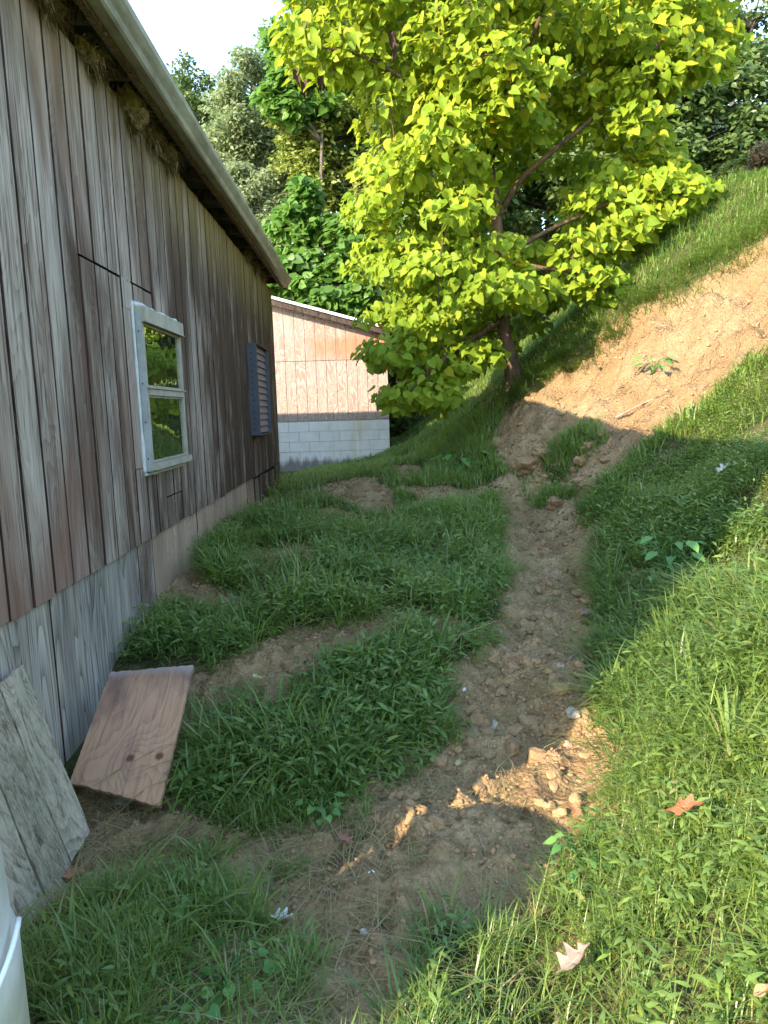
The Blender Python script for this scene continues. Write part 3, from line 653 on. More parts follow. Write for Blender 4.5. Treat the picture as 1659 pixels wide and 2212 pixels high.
def catalpa():
    base = gp(1112, 836); Yb = base[1]; base[2] -= .15
    root = tag(empty('catalpa_tree', tuple(base)), 'bright yellow-green tree with big heart-shaped leaves at the slope foot', 'tree')
    B = Vector(base)
    def own_(o): o.parent = root; o.matrix_parent_inverse = Matrix.Translation(-B); return o
    tp = [base] + [atY(px, py, Yb+dy) for px, py, dy in ((1108, 800, 0), (1094, 745, -.05), (1086, 690, -.05), (1082, 600, -.05), (1076, 510, 0), (1072, 440, 0), (1063, 390, 0), (1058, 320, .05), (1075, 220, .1), (1085, 110, .1), (1100, 0, .1), (1110, -110, .1))]
    tp = spline(tp, 4); rad = np.interp(np.linspace(0, 1, len(tp)), [0, .05, .2, .5, 1], [.19, .14, .105, .075, .025])
    limbs = [(tp, rad, 10)]
    for pts, r0 in (([(1076, 470, 0), (1120, 395, -.3), (1190, 330, -.6), (1270, 265, -.8), (1340, 190, -.9), (1420, 110, -1.)], .052),
                    ([(1063, 380, 0), (1010, 300, -.4), (940, 240, -.9), (870, 170, -1.2), (780, 120, -1.4), (680, 100, -1.5)], .042),
                    ([(1084, 640, 0), (1010, 610, -.8), (930, 600, -1.3), (850, 560, -1.6)], .05), ([(1080, 560, 0), (1180, 500, -.7), (1290, 450, -1.0), (1400, 410, -1.2), (1480, 420, -1.3)], .038),
                    ([(1086, 690, 0), (1010, 740, -.9), (930, 800, -1.4), (880, 850, -1.6)], .05), ([(1090, 720, 0), (1030, 760, -.4), (980, 800, -.6)], .03),
                    ([(1072, 440, 0), (1000, 420, .5), (900, 400, .9), (800, 420, 1.0)], .05), ([(1080, 560, 0), (1180, 580, -1.0), (1280, 590, -1.3)], .04),
                    ([(1062, 340, 0), (1100, 200, -.8), (1150, 80, -1.3), (1200, -60, -1.5)], .055), ([(1060, 360, 0), (1000, 200, -.9), (960, 80, -1.4), (930, -60, -1.6)], .05),
                    ([(1075, 220, 0), (1250, 100, .5), (1400, 20, .6), (1500, 0, .6)], .05)):
        P = spline([atY(a, b, Yb+c) for a, b, c in pts], 4); limbs.append((P, np.linspace(r0, .014, len(P)), 7))
    allp = np.concatenate([l[0] for l in limbs])
    own_(tubes('trunk', limbs[:1], MAT['bark']))
    poly = [(620, 70), (640, 150), (760, 180), (790, 260), (830, 290), (775, 320), (800, 400), (735, 440), (790, 470), (775, 520), (850, 520), (800, 560), (770, 590), (840, 650), (800, 700), (850, 730), (795, 770), (830, 800), (850, 870),
            (930, 880), (990, 860), (1000, 810), (1060, 770), (1130, 760), (1160, 690), (1240, 620), (1330, 640), (1345, 560), (1420, 560), (1410, 500), (1480, 500), (1520, 400), (1470, 340), (1410, 330), (1420, 270), (1500, 190), (1580, 110), (1570, -150), (640, -150)]
    hole = [(1035, 380), (1110, 390), (1125, 500), (1040, 480)]
    poly = [(1080+(a-1080)*.965, b-(12 if b > 500 else 0)) for a, b in poly]
    hole2 = [(1100, 300), (1290, 260), (1310, 410), (1130, 400)]
    cl = []; tries = 0
    while len(cl) < 270 and tries < 20000:
        tries += 1
        px, py = rng.uniform(620, 1580), rng.uniform(-140, 880)
        if not inpoly(poly, px, py): continue
        cx = 1080; hw = max(np.interp(py, [-150, 100, 400, 620, 880], [480, 470, 380, 300, 120]), 60)
        rho = min(abs(px-cx)/hw, 1); dep = 2.3*math.sqrt(max(1-rho*rho, .05))
        Yc = Yb + rng.uniform(-1, .75)*dep
        if inpoly([(1070, 700), (1150, 690), (1160, 850), (1040, 850)], px, py) and Yc < Yb+.3: continue
        if inpoly(hole, px, py) and Yc < Yb+.4: continue
        if inpoly(hole2, px, py) and Yc < Yb-.2: continue
        if Yc < Yb-.6 and inpoly([(1000, 330), (1150, 330), (1150, 520), (1010, 500)], px, py): continue
        p = atY(px, py, Yc)
        if any(np.linalg.norm(p-q) < .36 for q in cl): continue
        if p[2] < Hbase(p[0], p[1])+.25: continue
        cl.append(p)
    for px, py, dy in ((660, 110, -1.3), (720, 150, -1.3), (760, 120, -1.3), (880, 860, -1.5), (930, 840, -1.5), (960, 790, -1.4), (840, 760, -1.4), (1480, 420, -1.3), (1440, 460, -1.2), (1420, 400, -1.2), (1540, 90, -.6), (1260, 600, -1.3), (1300, 620, -1.2)):
        cl.append(atY(px, py, Yb+dy))
    twigs = []; T = []; D = []; U = []; S = []; C = []
    cen = np.array([base[0], base[1], base[2]+4.5])
    dl = [((allp-p)**2).sum(1).min() for p in cl]; cl = [cl[i] for i in np.argsort(dl)]; nodes = allp.copy()
    for p in cl:
        k = np.argmin(((nodes-p)**2).sum(1)); q = nodes[k]; nodes = np.vstack([nodes, p])
        mid = (p+q)/2 + np.array([0, 0, .12]); P = spline([q, mid, p], 4); twigs.append((P, np.linspace(.013, .004, len(P)), 5))
        out = norm(p-cen); n_ = int(rng.integers(78, 108))
        e = rng.normal(size=(n_, 3)); e = norm(e)*(rng.uniform(.15, 1, (n_, 1))**.5)*np.array([.46, .46, .23])
        pos = p + e; az = rng.uniform(0, 2*math.pi, n_)
        d = np.stack([np.cos(az), np.sin(az), np.zeros(n_)], 1)*.8 + norm(e)*.6 + out*.25; d[:, 2] = rng.uniform(-1.35, -.12, n_)
        u = np.array([-.55, -.62, .70]) + rng.normal(size=(n_, 3))*.38 + norm(e)*.35
        T.append(pos); D.append(d); U.append(u); S.append(.08+.105*rng.random(n_)**1.25)
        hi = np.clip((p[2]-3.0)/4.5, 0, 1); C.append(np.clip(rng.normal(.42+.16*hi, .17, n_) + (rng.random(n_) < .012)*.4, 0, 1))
    own_(tubes('branch', limbs[1:]+twigs, MAT['bark']))
    T = np.concatenate(T); R = frames(np.concatenate(D), np.concatenate(U)); S = np.concatenate(S); C = np.concatenate(C)
    dist = np.linalg.norm(T-CAM, axis=1)/S; order = np.argsort(dist); near = order[:300]; rest = order[300:]
    b = Bag(); kind = rng.integers(0, 5, len(T))
    for k, (fo, dr_) in enumerate(((.16, .2), (.45, .35), (-.12, .1), (.30, -.15), (.7, .5))):
        i = rest[kind[rest] == k]; hv, hf = heart(k*1.7, fo, dr_); b.add(hv, hf, R[i], T[i], S[i], C[i])
    crown = own_(b.build('crown', MAT['catalpa'])); crown['kind'] = 'stuff'
    # the largest leaves are single parts with shared meshes
    protos = []
    for k in range(8):
        V, Fc = heart(k*1.3, (.16, .4, .25, -.1, .5, .2, .6, .3)[k], (.2, .35, .1, .2, .4, -.1, .3, .25)[k]); t = .25 + k*.085; me = bpy.data.meshes.new('leaf'); me.from_pydata([tuple(v) for v in V], [], Fc)
        a = me.attributes.new('tint', 'FLOAT', 'POINT'); a.data.foreach_set('value', [t]*len(V)); me.materials.append(MAT['catalpa']); protos.append(me)
    for i in near:
        o = bpy.data.objects.new('leaf', protos[int(np.clip((C[i]-.25)/.085, 0, 7))]); COL.objects.link(o); o.parent = root
        o.matrix_parent_inverse = Matrix.Translation(-B)
        o.matrix_basis = Matrix.Translation(Vector(T[i])) @ Matrix(R[i].tolist()).to_4x4() @ Matrix.Scale(float(S[i]), 4)
    for px, py, dy in ((640, 150, -1.3), (655, 175, -1.3), (690, 160, -1.25), (845, 70, -1.4), (850, 95, -1.4), (1020, 20, -1.6)):
        p = atY(px, py, Yb+dy); R_ = frames(np.array([[.1, .05, -1.]]), np.array([[rng.normal(), -1., .2]]))[0]
        W = np.einsum('ij,kj->ki', R_, HV*np.array([.55, 1, 2.5])*.2)+p; own_(mesh_obj('dead_leaf', W, HF, MAT['dead_leaf']))
    return root, base
MAT['dead_leaf'] = M('dead_brown_leaf').pbr((.055, .03, .022), .9)
CAT, CATB = catalpa()

def tree(name, label, cat, Y, blobs, mat, leaf, nleaf, sub_r=.7, heartleaf=False, trunk_px=None, tr=.12, bark='bark_grey', group=None, trunk_lean=0, dens=1.0, basepx=None):
    """blobs: picture ellipses (cx, cy, rx, ry) that give crown masses at distance Y"""
    bl = [(atY(cx, cy, Y+dy), rx*Y/F, ry*Y/F) for cx, cy, rx, ry, dy in blobs]
    low = min(bl, key=lambda q: q[0][2]-q[2]); bx = low[0][0] if trunk_px is None else atY(trunk_px, 600, Y)[0]
    by = Y; bz = float(Hz(np.array([bx]), np.array([by]), False)[0]) - .1
    root = tag(empty(name, (bx, by, bz)), label, cat, group); B = Vector((bx, by, bz))
    def own_(o): o.parent = root; o.matrix_parent_inverse = Matrix.Translation(-B); return o
    T = []; D = []; U = []; tw = []
    topz = max(c[2]+.4*rz for c, rx, rz in bl); top = max(bl, key=lambda q: q[0][2])[0]
    tp = spline([np.array([bx, by, bz]), np.array([bx*.7+top[0]*.3+.1, by, bz+(topz-bz)*.4]), np.array([top[0], by, topz])], 6)
    tw.append((tp, np.linspace(tr, tr*.2, len(tp)), 8))
    tot = sum(rx*rz for c, rx, rz in bl)
    for c, rx, rz in bl:
        n = int(nleaf*rx*rz/tot); ry = min(rx, rz)*.9
        ns = max(5, int(rx*rz*4/(sub_r**2)))
        e = norm(rng.normal(size=(ns, 3)))*(rng.uniform(.25, 1, (ns, 1))**.4)*np.array([rx, ry, rz]); sc_ = c + e
        gzs = Hbase(sc_[:, 0], sc_[:, 1]); sc_[:, 2] = np.maximum(sc_[:, 2], gzs+.25)
        for q in sc_[:min(ns, 14)]:
            k = np.argmin(((tp-q)**2).sum(1)+(tp[:, 2] > q[2])*4); tw.append((spline([tp[k], (tp[k]+q)/2+np.array([0, 0, .1]), q], 3), np.linspace(tr*.35, .008, 7), 5))
        w = rng.integers(0, ns, n); f = norm(rng.normal(size=(n, 3)))*(rng.uniform(.05, 1, (n, 1))**.55)*np.array([sub_r, sub_r, sub_r*.6])*rng.uniform(.6, 1.25, ns)[w][:, None]
        T.append(sc_[w]+f); az = rng.uniform(0, 2*math.pi, n); d = np.stack([np.cos(az), np.sin(az), rng.uniform(-1.0, .25, n)], 1) + norm(f)*.5
        D.append(d); U.append(SUNUP + rng.normal(size=(n, 3))*.6 + norm(f)*.5)
    T = np.concatenate(T); N = len(T); R = frames(np.concatenate(D), np.concatenate(U)); S = leaf*rng.uniform(.65, 1.3, N)
    b = Bag(); tv, tf = (HV, HF) if heartleaf else (DV, DF)
    b.add(tv, tf, R, T, S, np.clip(rng.normal(.5, .25, N), 0, 1)); own_(b.build('crown', MAT[mat]))
    own_(tubes('trunk', tw, MAT[bark])); return root
tree('sparse_tree', 'thin dark leafy tree against the sky behind the gutter', 'tree', 30, [(415, 205, 45, 70, 0), (430, 280, 45, 70, 0), (395, 160, 22, 30, 0), (425, 370, 50, 80, 0)], 'fol_dark', .17, 5200, .5)
tree('pale_tree', 'hazy pale grey-green tree left of the woods, edging the sky', 'tree', 27, [(540, 220, 75, 100, 0), (500, 330, 60, 110, 0), (570, 330, 80, 120, 1), (600, 140, 45, 60, 1), (520, 450, 70, 80, 1)], 'fol_pale', .17, 26000, .65)
tree('shrubby_tree', 'dense grey-olive small tree above the barn gutter end', 'tree', 22, [(550, 430, 80, 90, 0), (570, 530, 70, 100, 0), (510, 440, 45, 60, 0), (610, 480, 60, 120, 0)], 'fol_pale', .12, 20000, .5)
tree('broadleaf_tree', 'mid-green tree with big drooping leaves at the sky edge', 'tree', 20, [(650, 120, 60, 60, 0), (605, 190, 50, 60, 0), (650, 220, 60, 60, 0), (700, 70, 60, 70, 0)], 'fol_green', .21, 5200, .45, True)
tree('olive_tree', 'tall olive-green fine-leaved tree filling the centre background', 'tree', 21, [(750, 0, 130, 170, 1), (690, -10, 70, 100, 0), (700, 250, 110, 120, 0), (760, 330, 120, 110, 0), (660, 340, 70, 90, 0), (840, 150, 120, 180, 1), (730, 430, 100, 80, 0), (840, 430, 80, 100, 0)], 'fol_olive', .15, 52000, .55)
tree('leafy_sapling', 'dark green large-leaved sapling behind the shed roof left', 'tree', 18, [(660, 480, 60, 80, 0), (640, 590, 60, 80, 0), (710, 540, 70, 70, 0)], 'fol_green', .20, 5000, .42, True)
tree('leafy_sapling', 'fresh green large-leaved sapling directly above the shed roof', 'tree', 17, [(740, 610, 60, 60, 0), (690, 650, 70, 45, 0), (800, 560, 60, 90, 0), (790, 670, 70, 50, 0)], 'fol_green', .19, 5600, .4, True)
tree('forest_tree', 'dark tall tree directly behind the yellow-green crown', 'tree', 20, [(950, 60, 160, 200, 0), (960, 350, 150, 180, 0), (900, 580, 120, 130, -1), (1030, 600, 110, 130, 0)], 'fol_mid', .20, 26000, .7)
tree('forest_tree', 'dark woodland tree behind the right half of the yellow-green crown', 'tree', 21, [(1180, 60, 180, 220, 0), (1250, 350, 150, 180, 0), (1110, 300, 130, 160, 0), (1340, 420, 120, 130, 0), (1180, 500, 130, 120, 0)], 'fol_mid', .20, 28000, .7)
tree('maple_tree', 'dark maple standing beside the hilltop building on the right', 'tree', 18, [(1530, 290, 110, 80, 0), (1600, 220, 90, 80, 0), (1450, 220, 90, 130, 0), (1640, 290, 60, 60, 0), (1420, 350, 90, 90, 0), (1500, 340, 90, 60, -.5)], 'fol_dark', .19, 19000, .5, trunk_px=1470)
tree('tall_tree', 'sparse dark tree top with sky showing, upper right corner', 'tree', 24, [(1600, 70, 70, 70, 0), (1645, 140, 50, 60, 0), (1570, 140, 60, 50, 0), (1480, 80, 80, 110, 0), (1650, -20, 60, 60, 0), (1400, 40, 80, 120, 0)], 'fol_dark', .20, 6500, .6, trunk_px=1500)
tree('understory_tree', 'shaded undergrowth tree right of the shed corner', 'tree', 18.5, [(900, 720, 80, 90, 0), (960, 800, 80, 80, 0), (860, 800, 60, 100, 0), (1040, 720, 80, 90, 0), (880, 880, 60, 60, -1)], 'fol_mid', .17, 12000, .45)
tree('hill_shrub', 'olive rounded shrub on the hilltop at the right edge', 'shrub', 13.5, [(1590, 385, 45, 40, 0), (1625, 365, 45, 50, 0)], 'fol_olive', .075, 9000, .28, tr=.04)
tree('hill_shrub', 'brownish dry shrub on the hilltop at the far right edge', 'shrub', 12.5, [(1660, 370, 45, 40, 0), (1690, 340, 50, 40, 0)], 'fol_brown', .06, 7000, .25, tr=.03)
# the wood farther back reads as one mass
def woodland():
    b = Bag()
    for k in range(190):
        px = rng.uniform(380, 1560); Yw = rng.uniform(33, 44); topy = np.interp(px, [380, 460, 540, 640, 700, 1400, 1500, 1660], [330, 250, 190, 60, -80, -60, 60, 250]); py = rng.uniform(topy, 760)
        c = atY(px, py, Yw); n = 420; f = norm(rng.normal(size=(n, 3)))*(rng.uniform(.1, 1, (n, 1))**.5)*np.array([2.4, 1.2, 1.8]); az = rng.uniform(0, 6.28, n)
        d = np.stack([np.cos(az), np.sin(az), rng.uniform(-1, .3, n)], 1); b.add(DV, DF, frames(d, SUNUP+rng.normal(size=(n, 3))*.6+norm(f)*.4), c+f, rng.uniform(.3, .6, n), np.clip(rng.normal(.45, .25, n), 0, 1))
    tag(b.build('woodland', MAT['fol_mid']), 'dim woods filling the background behind the trees', 'woods', kind='stuff')
woodland()

MAT['hut_wood'] = wood('hut_planks', (.12, .105, .09), (.07, .058, .05), (.03, .025, .02), (.03, .025, .02), .3)
# dark wooden building on the hilltop
hb = atY(1552, 455, 19.5); hz_ = float(atY(1552, 300, 19.5)[2])-1.6
hut = tag(empty('hilltop_building', (hb[0], hb[1], hz_)), 'dark brown plank building half hidden on the hilltop', 'building'); HB = Vector((hb[0], hb[1], hz_))
def hown(o): o.parent = hut; o.matrix_parent_inverse = Matrix.Translation(-HB); return o
for k in range(9):
    x1 = hb[0]-k*.2; hown(box('plank', (x1-.195, x1, hb[1], hb[1]+.03, hz_-2.0, hz_+1.6), MAT['hut_wood']))
hown(box('wall', (hb[0]-1.79, hb[0]-.01, hb[1]+.031, hb[1]+3, hz_-2.0, hz_+1.6), MAT['hut_wood']))
V = boxv(hb[0]-2.0, hb[0]+.2, hb[1]-.3, hb[1]+3.3, hz_+1.6, hz_+1.68); V = [(a, b, c+(.6 if b > hb[1]+1 else 0)) for a, b, c in V]
hown(mesh_obj('roof', V, BOXF, MAT['dark_wood']))

# ------------------------------------------------------------------ grass and low plants
def blades(N_x, N_y, L, W, lean, az, tint, z=None):
    n = len(N_x); z = Hz(N_x, N_y, False)-.012 if z is None else z; base = np.stack([N_x, N_y, z], 1)
    dh = np.stack([np.cos(az), np.sin(az), np.zeros(n)], 1); sd = np.stack([-np.sin(az), np.cos(az), np.zeros(n)], 1)
    P = []
    for i, t in enumerate((0, .38, .74, 1.0)):
        up = t - .55*lean*t*t; hor = lean*(.25*t+.85*t*t)
        c = base + dh*(L*hor)[:, None] + np.array([0, 0, 1.])*(L*np.maximum(up, -.2))[:, None]
        w = W*(.75, 1.0, .7, 0)[i]
        if t < 1: P += [c-sd*w[:, None]*.5, c+sd*w[:, None]*.5]
        else: P.append(c)
    return np.stack(P, 1)
BF = [(0, 1, 3, 2), (2, 3, 5, 4), (4, 5, 6)]
KEEP = [plan([(120, 1700), (235, 1440), (425, 1430), (420, 1560), (370, 1770), (230, 1790), (130, 1760)]), np.array([(-1.45, 2.0), (-1.45, 2.9), (-1.2, 2.85), (-1.02, 2.35), (-1.1, 1.95)])]
def lowering(x, y):
    m_ = 0
    for q in [PATH, LITDIRT]+BARE+KEEP: m_ = np.maximum(m_, np.maximum(soft(q, x, y, .10), soft(q, x, y+.16, .18)))
    return 1-.62*m_
def cover(x, y):
    p, s, c, b = masks(x, y); bare = np.maximum(np.maximum(p, s), b)
    cov = 1-bare; cov = cov*(x > -1.40); cov *= ~((x < .5) & (y > 14.3))
    for q in KEEP: cov = cov*(1-soft(q, x, y, .03))
    return cov
def scatter(n, x0, x1, y0, y1, f=None):
    x = rng.uniform(x0, x1, n); y = rng.uniform(y0, y1, n); c = cover(x, y)
    dn = .15+1.0*smooth(-.20, .06, fbm(x*2.4, y*2.4, 3, 71))
    c = c*dn
    if f is not None: c = c*f(x, y)
    k = rng.random(n) < c; return x[k], y[k]
def tint_of(x, y, n): return np.clip(rng.normal(.40, .18, n) + fbm(x*.9, y*.9, 2, 81)*.5 + (rng.random(n) < .035)*.5, 0, 1)
leafV = np.array([(0, 0, 0), (.5, .35, .04), (-.5, .35, .04), (.34, .7, -.03), (-.34, .7, -.03), (0, 1, -.2)]); leafF = [(0, 1, 2), (2, 1, 3, 4), (4, 3, 5)]
def sprigs(bag, x, y, H, nl, LL, warm=0.):
    """leafy stems of a stilt-like grass: arching stem with lance leaves"""
    n = len(x); z = Hz(x, y, False); az = rng.uniform(0, 2*math.pi, n); ln = rng.uniform(.15, .75, n); tt = np.minimum(tint_of(x, y, n)*.85+warm, .93)
    for k in range(nl):
        f = (k+.6)/nl; hor = H*ln*f*f; up = H*f*(1-.35*ln*f)
        pos = np.stack([x+np.cos(az)*hor, y+np.sin(az)*hor, z+up], 1)
        a2 = az + k*2.4 + rng.normal(0, .5, n); el = rng.uniform(-.25, .65, n)
        d = np.stack([np.cos(a2)*np.cos(el), np.sin(a2)*np.cos(el), np.sin(el)], 1); u = np.stack([rng.normal(0, .3, n), rng.normal(0, .3, n), np.ones(n)], 1)
        l = LL*rng.uniform(.7, 1.3, n)*(.75+.4*f); bag.add(leafV, leafF, frames(d, u), pos, np.stack([l*.26, l, l], 1), tt)
def bottomleft(x, y): return (x < .25) & (y < 2.75)
def low(x, y): return ((x < 1.2) & (y > 9.3)) | ((y > 12))
def near_wedge(x, y): return (np.abs(x+.02*y) < .62*y+.35)*1.0
# middle patch and path sides
bag = Bag()
x, y = scatter(26000, -1.4, 2.4, 2.55, 8.5, lambda x, y: (~bottomleft(x, y))*near_wedge(x, y)*smooth(9, 4, y)*.9+.08); sprigs(bag, x, y, rng.uniform(.10, .24, len(x))*lowering(x, y), 6, .058)
x, y = scatter(80000, -1.4, 2.4, 2.5, 11.5, lambda x, y: near_wedge(x, y)*(~bottomleft(x, y))*smooth(13, 4, y))
n = len(x); L = rng.uniform(.10, .34, n)*(.6+.8*np.clip(fbm(x*1.7, y*1.7, 2, 91)+.5, 0, 1))*lowering(x, y); bag.raw(blades(x, y, L, rng.uniform(.004, .009, n)*(1+y*.06), rng.uniform(.25, 1.15, n), rng.uniform(0, 6.283, n), None), BF, tint_of(x, y, n))
def tussocks(bag, n, x0, x1, y0, y1, f, L0, L1, nb, warm=0.):
    cx, cy = scatter(n, x0, x1, y0, y1, f); k = rng.integers(nb[0], nb[1], len(cx)); i = np.repeat(np.arange(len(cx)), k); m_ = len(i)
    a = rng.uniform(0, 6.283, m_); r = .05*rng.random(m_)**.5; x = cx[i]+np.cos(a)*r; y = cy[i]+np.sin(a)*r; sc = rng.uniform(.7, 1.2, len(cx))[i]
    bag.raw(blades(x, y, rng.uniform(L0, L1, m_)*sc, rng.uniform(.005, .0105, m_), rng.uniform(.35, 1.35, m_), a+rng.normal(0, .35, m_), None), BF, np.clip(rng.normal(.48, .16, m_)+rng.normal(0, .1, len(cx))[i]+warm+(rng.random(m_) < .05)*.45, 0, 1))
def straw(bag, n, x0, x1, y0, y1, f):
    x = rng.uniform(x0, x1, n); y = rng.uniform(y0, y1, n); m_ = masks(x, y); b_ = np.maximum(m_[0]*.35, m_[3]); k = rng.random(n) < (.25+.75*b_)*f(x, y)*(1-m_[1])*(x > -1.4); x = x[k]; y = y[k]; n = len(x)
    bag.raw(blades(x, y, rng.uniform(.06, .22, n), rng.uniform(.002, .005, n), rng.uniform(1.25, 1.75, n), rng.uniform(0, 6.283, n), Hz(x, y)+.004), BF, rng.uniform(.93, 1, n))
tussocks(bag, 620, -1.35, 2.0, 2.9, 9.5, lambda x, y: near_wedge(x, y)*smooth(11, 4, y), .16, .42, (18, 46))
straw(bag, 9000, -1.4, 2.0, 2.3, 9, near_wedge)
o = bag.build('grass', MAT['grass']); tag(o, 'lush dark green grass tussocks between the barn and the dirt path', 'grass', kind='stuff')
# right bank
bag = Bag()
x, y = scatter(52000, .15, 5.2, 1.3, 8.6, lambda x, y: near_wedge(x, y)*(x > .55+.22*(y-2))*smooth(10, 3, y)); sprigs(bag, x, y, rng.uniform(.07, .18, len(x)), 5, .042, .22)
x, y = scatter(60000, .05, 2.2, 1.3, 3.6, lambda x, y: near_wedge(x, y)*(x > .20+.30*(y-1.7)))
n = len(x); bag.raw(blades(x, y, rng.uniform(.06, .19, n), rng.uniform(.002, .0045, n), rng.uniform(.2, 1.2, n), rng.uniform(0, 6.283, n), None), BF, np.clip(tint_of(x, y, n)+.20, 0, .9+.1*(rng.random(n) < .04)))
x, y = scatter(120000, .1, 5.4, 1.3, 9.5, lambda x, y: near_wedge(x, y)*(x > .20+.30*(y-1.7))*smooth(12, 3, y))
n = len(x); L = rng.uniform(.06, .21, n); bag.raw(blades(x, y, L, rng.uniform(.003, .0058, n)*(1+y*.06), rng.uniform(.4, 1.5, n), rng.uniform(0, 6.283, n), None), BF, np.clip(tint_of(x, y, n)+.20, 0, .9+.1*(rng.random(n) < .04)))
tussocks(bag, 220, .5, 4.5, 1.5, 8, lambda x, y: near_wedge(x, y)*(x > .35+.22*(y-2))*smooth(11, 3, y), .14, .36, (12, 34), .12)
straw(bag, 1500, .3, 4, 1.4, 7, near_wedge)
o = bag.build('grass', MAT['grass']); tag(o, 'thick grass on the bank along the right of the path', 'grass', kind='stuff')
# thin lawn at the bottom left
bag = Bag()
x, y = scatter(42000, -1.35, .15, 1.35, 2.75, lambda x, y: near_wedge(x, y)*1.0)
n = len(x); bag.raw(blades(x, y, rng.uniform(.05, .17, n), rng.uniform(.002, .0045, n), rng.uniform(.2, 1.1, n), rng.uniform(0, 6.283, n), None), BF, np.clip(tint_of(x, y, n)+.15, 0, 1))
x, y = scatter(1800, -1.35, .3, 1.35, 2.85, lambda x, y: near_wedge(x, y)*1.0); sprigs(bag, x, y, rng.uniform(.05, .13, len(x)), 4, .04)
straw(bag, 3500, -1.35, .6, 1.35, 2.9, near_wedge)
tussocks(bag, 90, -1.3, .3, 1.45, 2.9, near_wedge, .10, .26, (6, 20), .1)
o = bag.build('grass', MAT['grass']); tag(o, 'thin short lawn grass at the near left beside the planks', 'grass', kind='stuff')
# hillside above the slip and around the tree
bag = Bag()
x, y = scatter(210000, .3, 9.5, 6.8, 18, lambda x, y: smooth(26, 7, y)*near_wedge(x, y))
n = len(x); L = rng.uniform(.07, .24, n)*np.where(low(x, y), .7, 1); bag.raw(blades(x, y, L, rng.uniform(.009, .017, n), rng.uniform(.2, 1.1, n), rng.uniform(0, 6.283, n), None), BF, np.clip(tint_of(x, y, n)+.12, 0, 1))
x, y = scatter(22000, -1.3, 1.2, 10.5, 14.3); n = len(x)
bag.raw(blades(x, y, rng.uniform(.05, .14, n), rng.uniform(.007, .012, n), rng.uniform(.2, 1.0, n), rng.uniform(0, 6.283, n), None), BF, np.clip(tint_of(x, y, n)+.1, 0, 1))
o = bag.build('grass', MAT['grass']); tag(o, 'grass on the far slope around the tree and the shed', 'grass', kind='stuff')

# turf hanging over the upper lip of the slip
bag = Bag(); lip = SLIDE[:8]; seg = np.concatenate([lip[i]+(lip[i+1]-lip[i])*np.linspace(0, 1, 26, endpoint=False)[:, None] for i in range(7)])
seg = seg+rng.normal(0, .07, seg.shape)+np.array([.10, .04]); i = np.repeat(np.arange(len(seg)), 26); m_ = len(i)
x = seg[i, 0]+rng.normal(0, .06, m_); y = seg[i, 1]+rng.normal(0, .06, m_)
bag.raw(blades(x, y, rng.uniform(.10, .30, m_), rng.uniform(.006, .012, m_), rng.uniform(.8, 1.7, m_), math.pi+rng.normal(.3, .8, m_), Hz(x, y, False)+.05), BF, np.clip(rng.normal(.5, .2, m_), 0, 1))
o = bag.build('grass', MAT['grass']); tag(o, 'turf fringe hanging over the upper edge of the clay slip', 'grass', kind='stuff')

# ------------------------------------------------------------------ soil clods, stones
def rock_mesh(seed, rough=.55, flat=.75):
    import bmesh
    bm = bmesh.new(); bmesh.ops.create_icosphere(bm, subdivisions=3, radius=1); V = np.array([v.co for v in bm.verts])
    f = 1 + rough*(fbm(V[:, 0]*1.3+seed*7.1+V[:, 2]*.7, V[:, 1]*1.3+V[:, 2]*1.1+seed*3.3, 2, seed)*1.5)
    r2 = fbm(V[:, 0]*3.1+seed*2.1+V[:, 2]*1.9, V[:, 1]*3.1+V[:, 2]*2.3, 3, seed+40); f = f - .45*np.abs(r2) + .25*fbm(V[:, 0]*7+V[:, 2]*5, V[:, 1]*7-V[:, 2]*4, 2, seed+80)
    for q in range(5):
        nd = norm(rng.normal(size=3)); f = np.minimum(f, rng.uniform(.62, .9)/np.maximum(V@nd, .05))
    W = V*f[:, None]*np.array([1, rng.uniform(.7, 1), flat])
    for v, w in zip(bm.verts, W): v.co = w
    me = bpy.data.meshes.new('rock'); bm.to_mesh(me); bm.free(); return me
ROCKS = [rock_mesh(k) for k in range(10)]
def copy_mesh(me, mat):
    c = me.copy(); c.materials.append(mat); return c
CL = [copy_mesh(m_, MAT['clod']) for m_ in ROCKS]; CC = [copy_mesh(m_, MAT['clay_clod']) for m_ in ROCKS]
def put_rock(name, me, p, s, sink=.62):
    o = bpy.data.objects.new(name, me); o.location = (p[0], p[1], p[2]+s*(.75-sink)); o.scale = (s*random.uniform(.85, 1.25), s, s*random.uniform(.75, 1))
    o.rotation_euler = (random.uniform(-.3, .3), random.uniform(-.3, .3), random.uniform(0, 6.28)); return link(o)
# picture areas where clods lie thick
areas = [([(1000, 1500), (1280, 1460), (1300, 1560), (1180, 1640), (1040, 1660), (880, 1700), (860, 1620)], 85, (.018, .055), 'crumbly brown soil clod around the three big lumps'),
         ([(780, 1690), (1080, 1690), (1200, 1790), (1000, 1800), (760, 1790)], 75, (.012, .038), 'small dark soil clod at the head of the smooth near dirt'),
         ([(1100, 1330), (1280, 1320), (1290, 1470), (1040, 1490)], 50, (.018, .045), 'brown soil clod in the path above the three big lumps'),
         ([(590, 1440), (860, 1345), (880, 1370), (640, 1460)], 22, (.02, .05), 'soil clod in the bare strip between the grass clumps'),
         ([(1140, 1210), (1250, 1200), (1270, 1310), (1130, 1310)], 16, (.02, .055), 'soil clod in the narrow upper path'),
         ([(1060, 960), (1300, 930), (1340, 980), (1230, 1070), (1120, 1040)], 40, (.04, .11), 'broken soil clod at the shaded foot of the slip')]
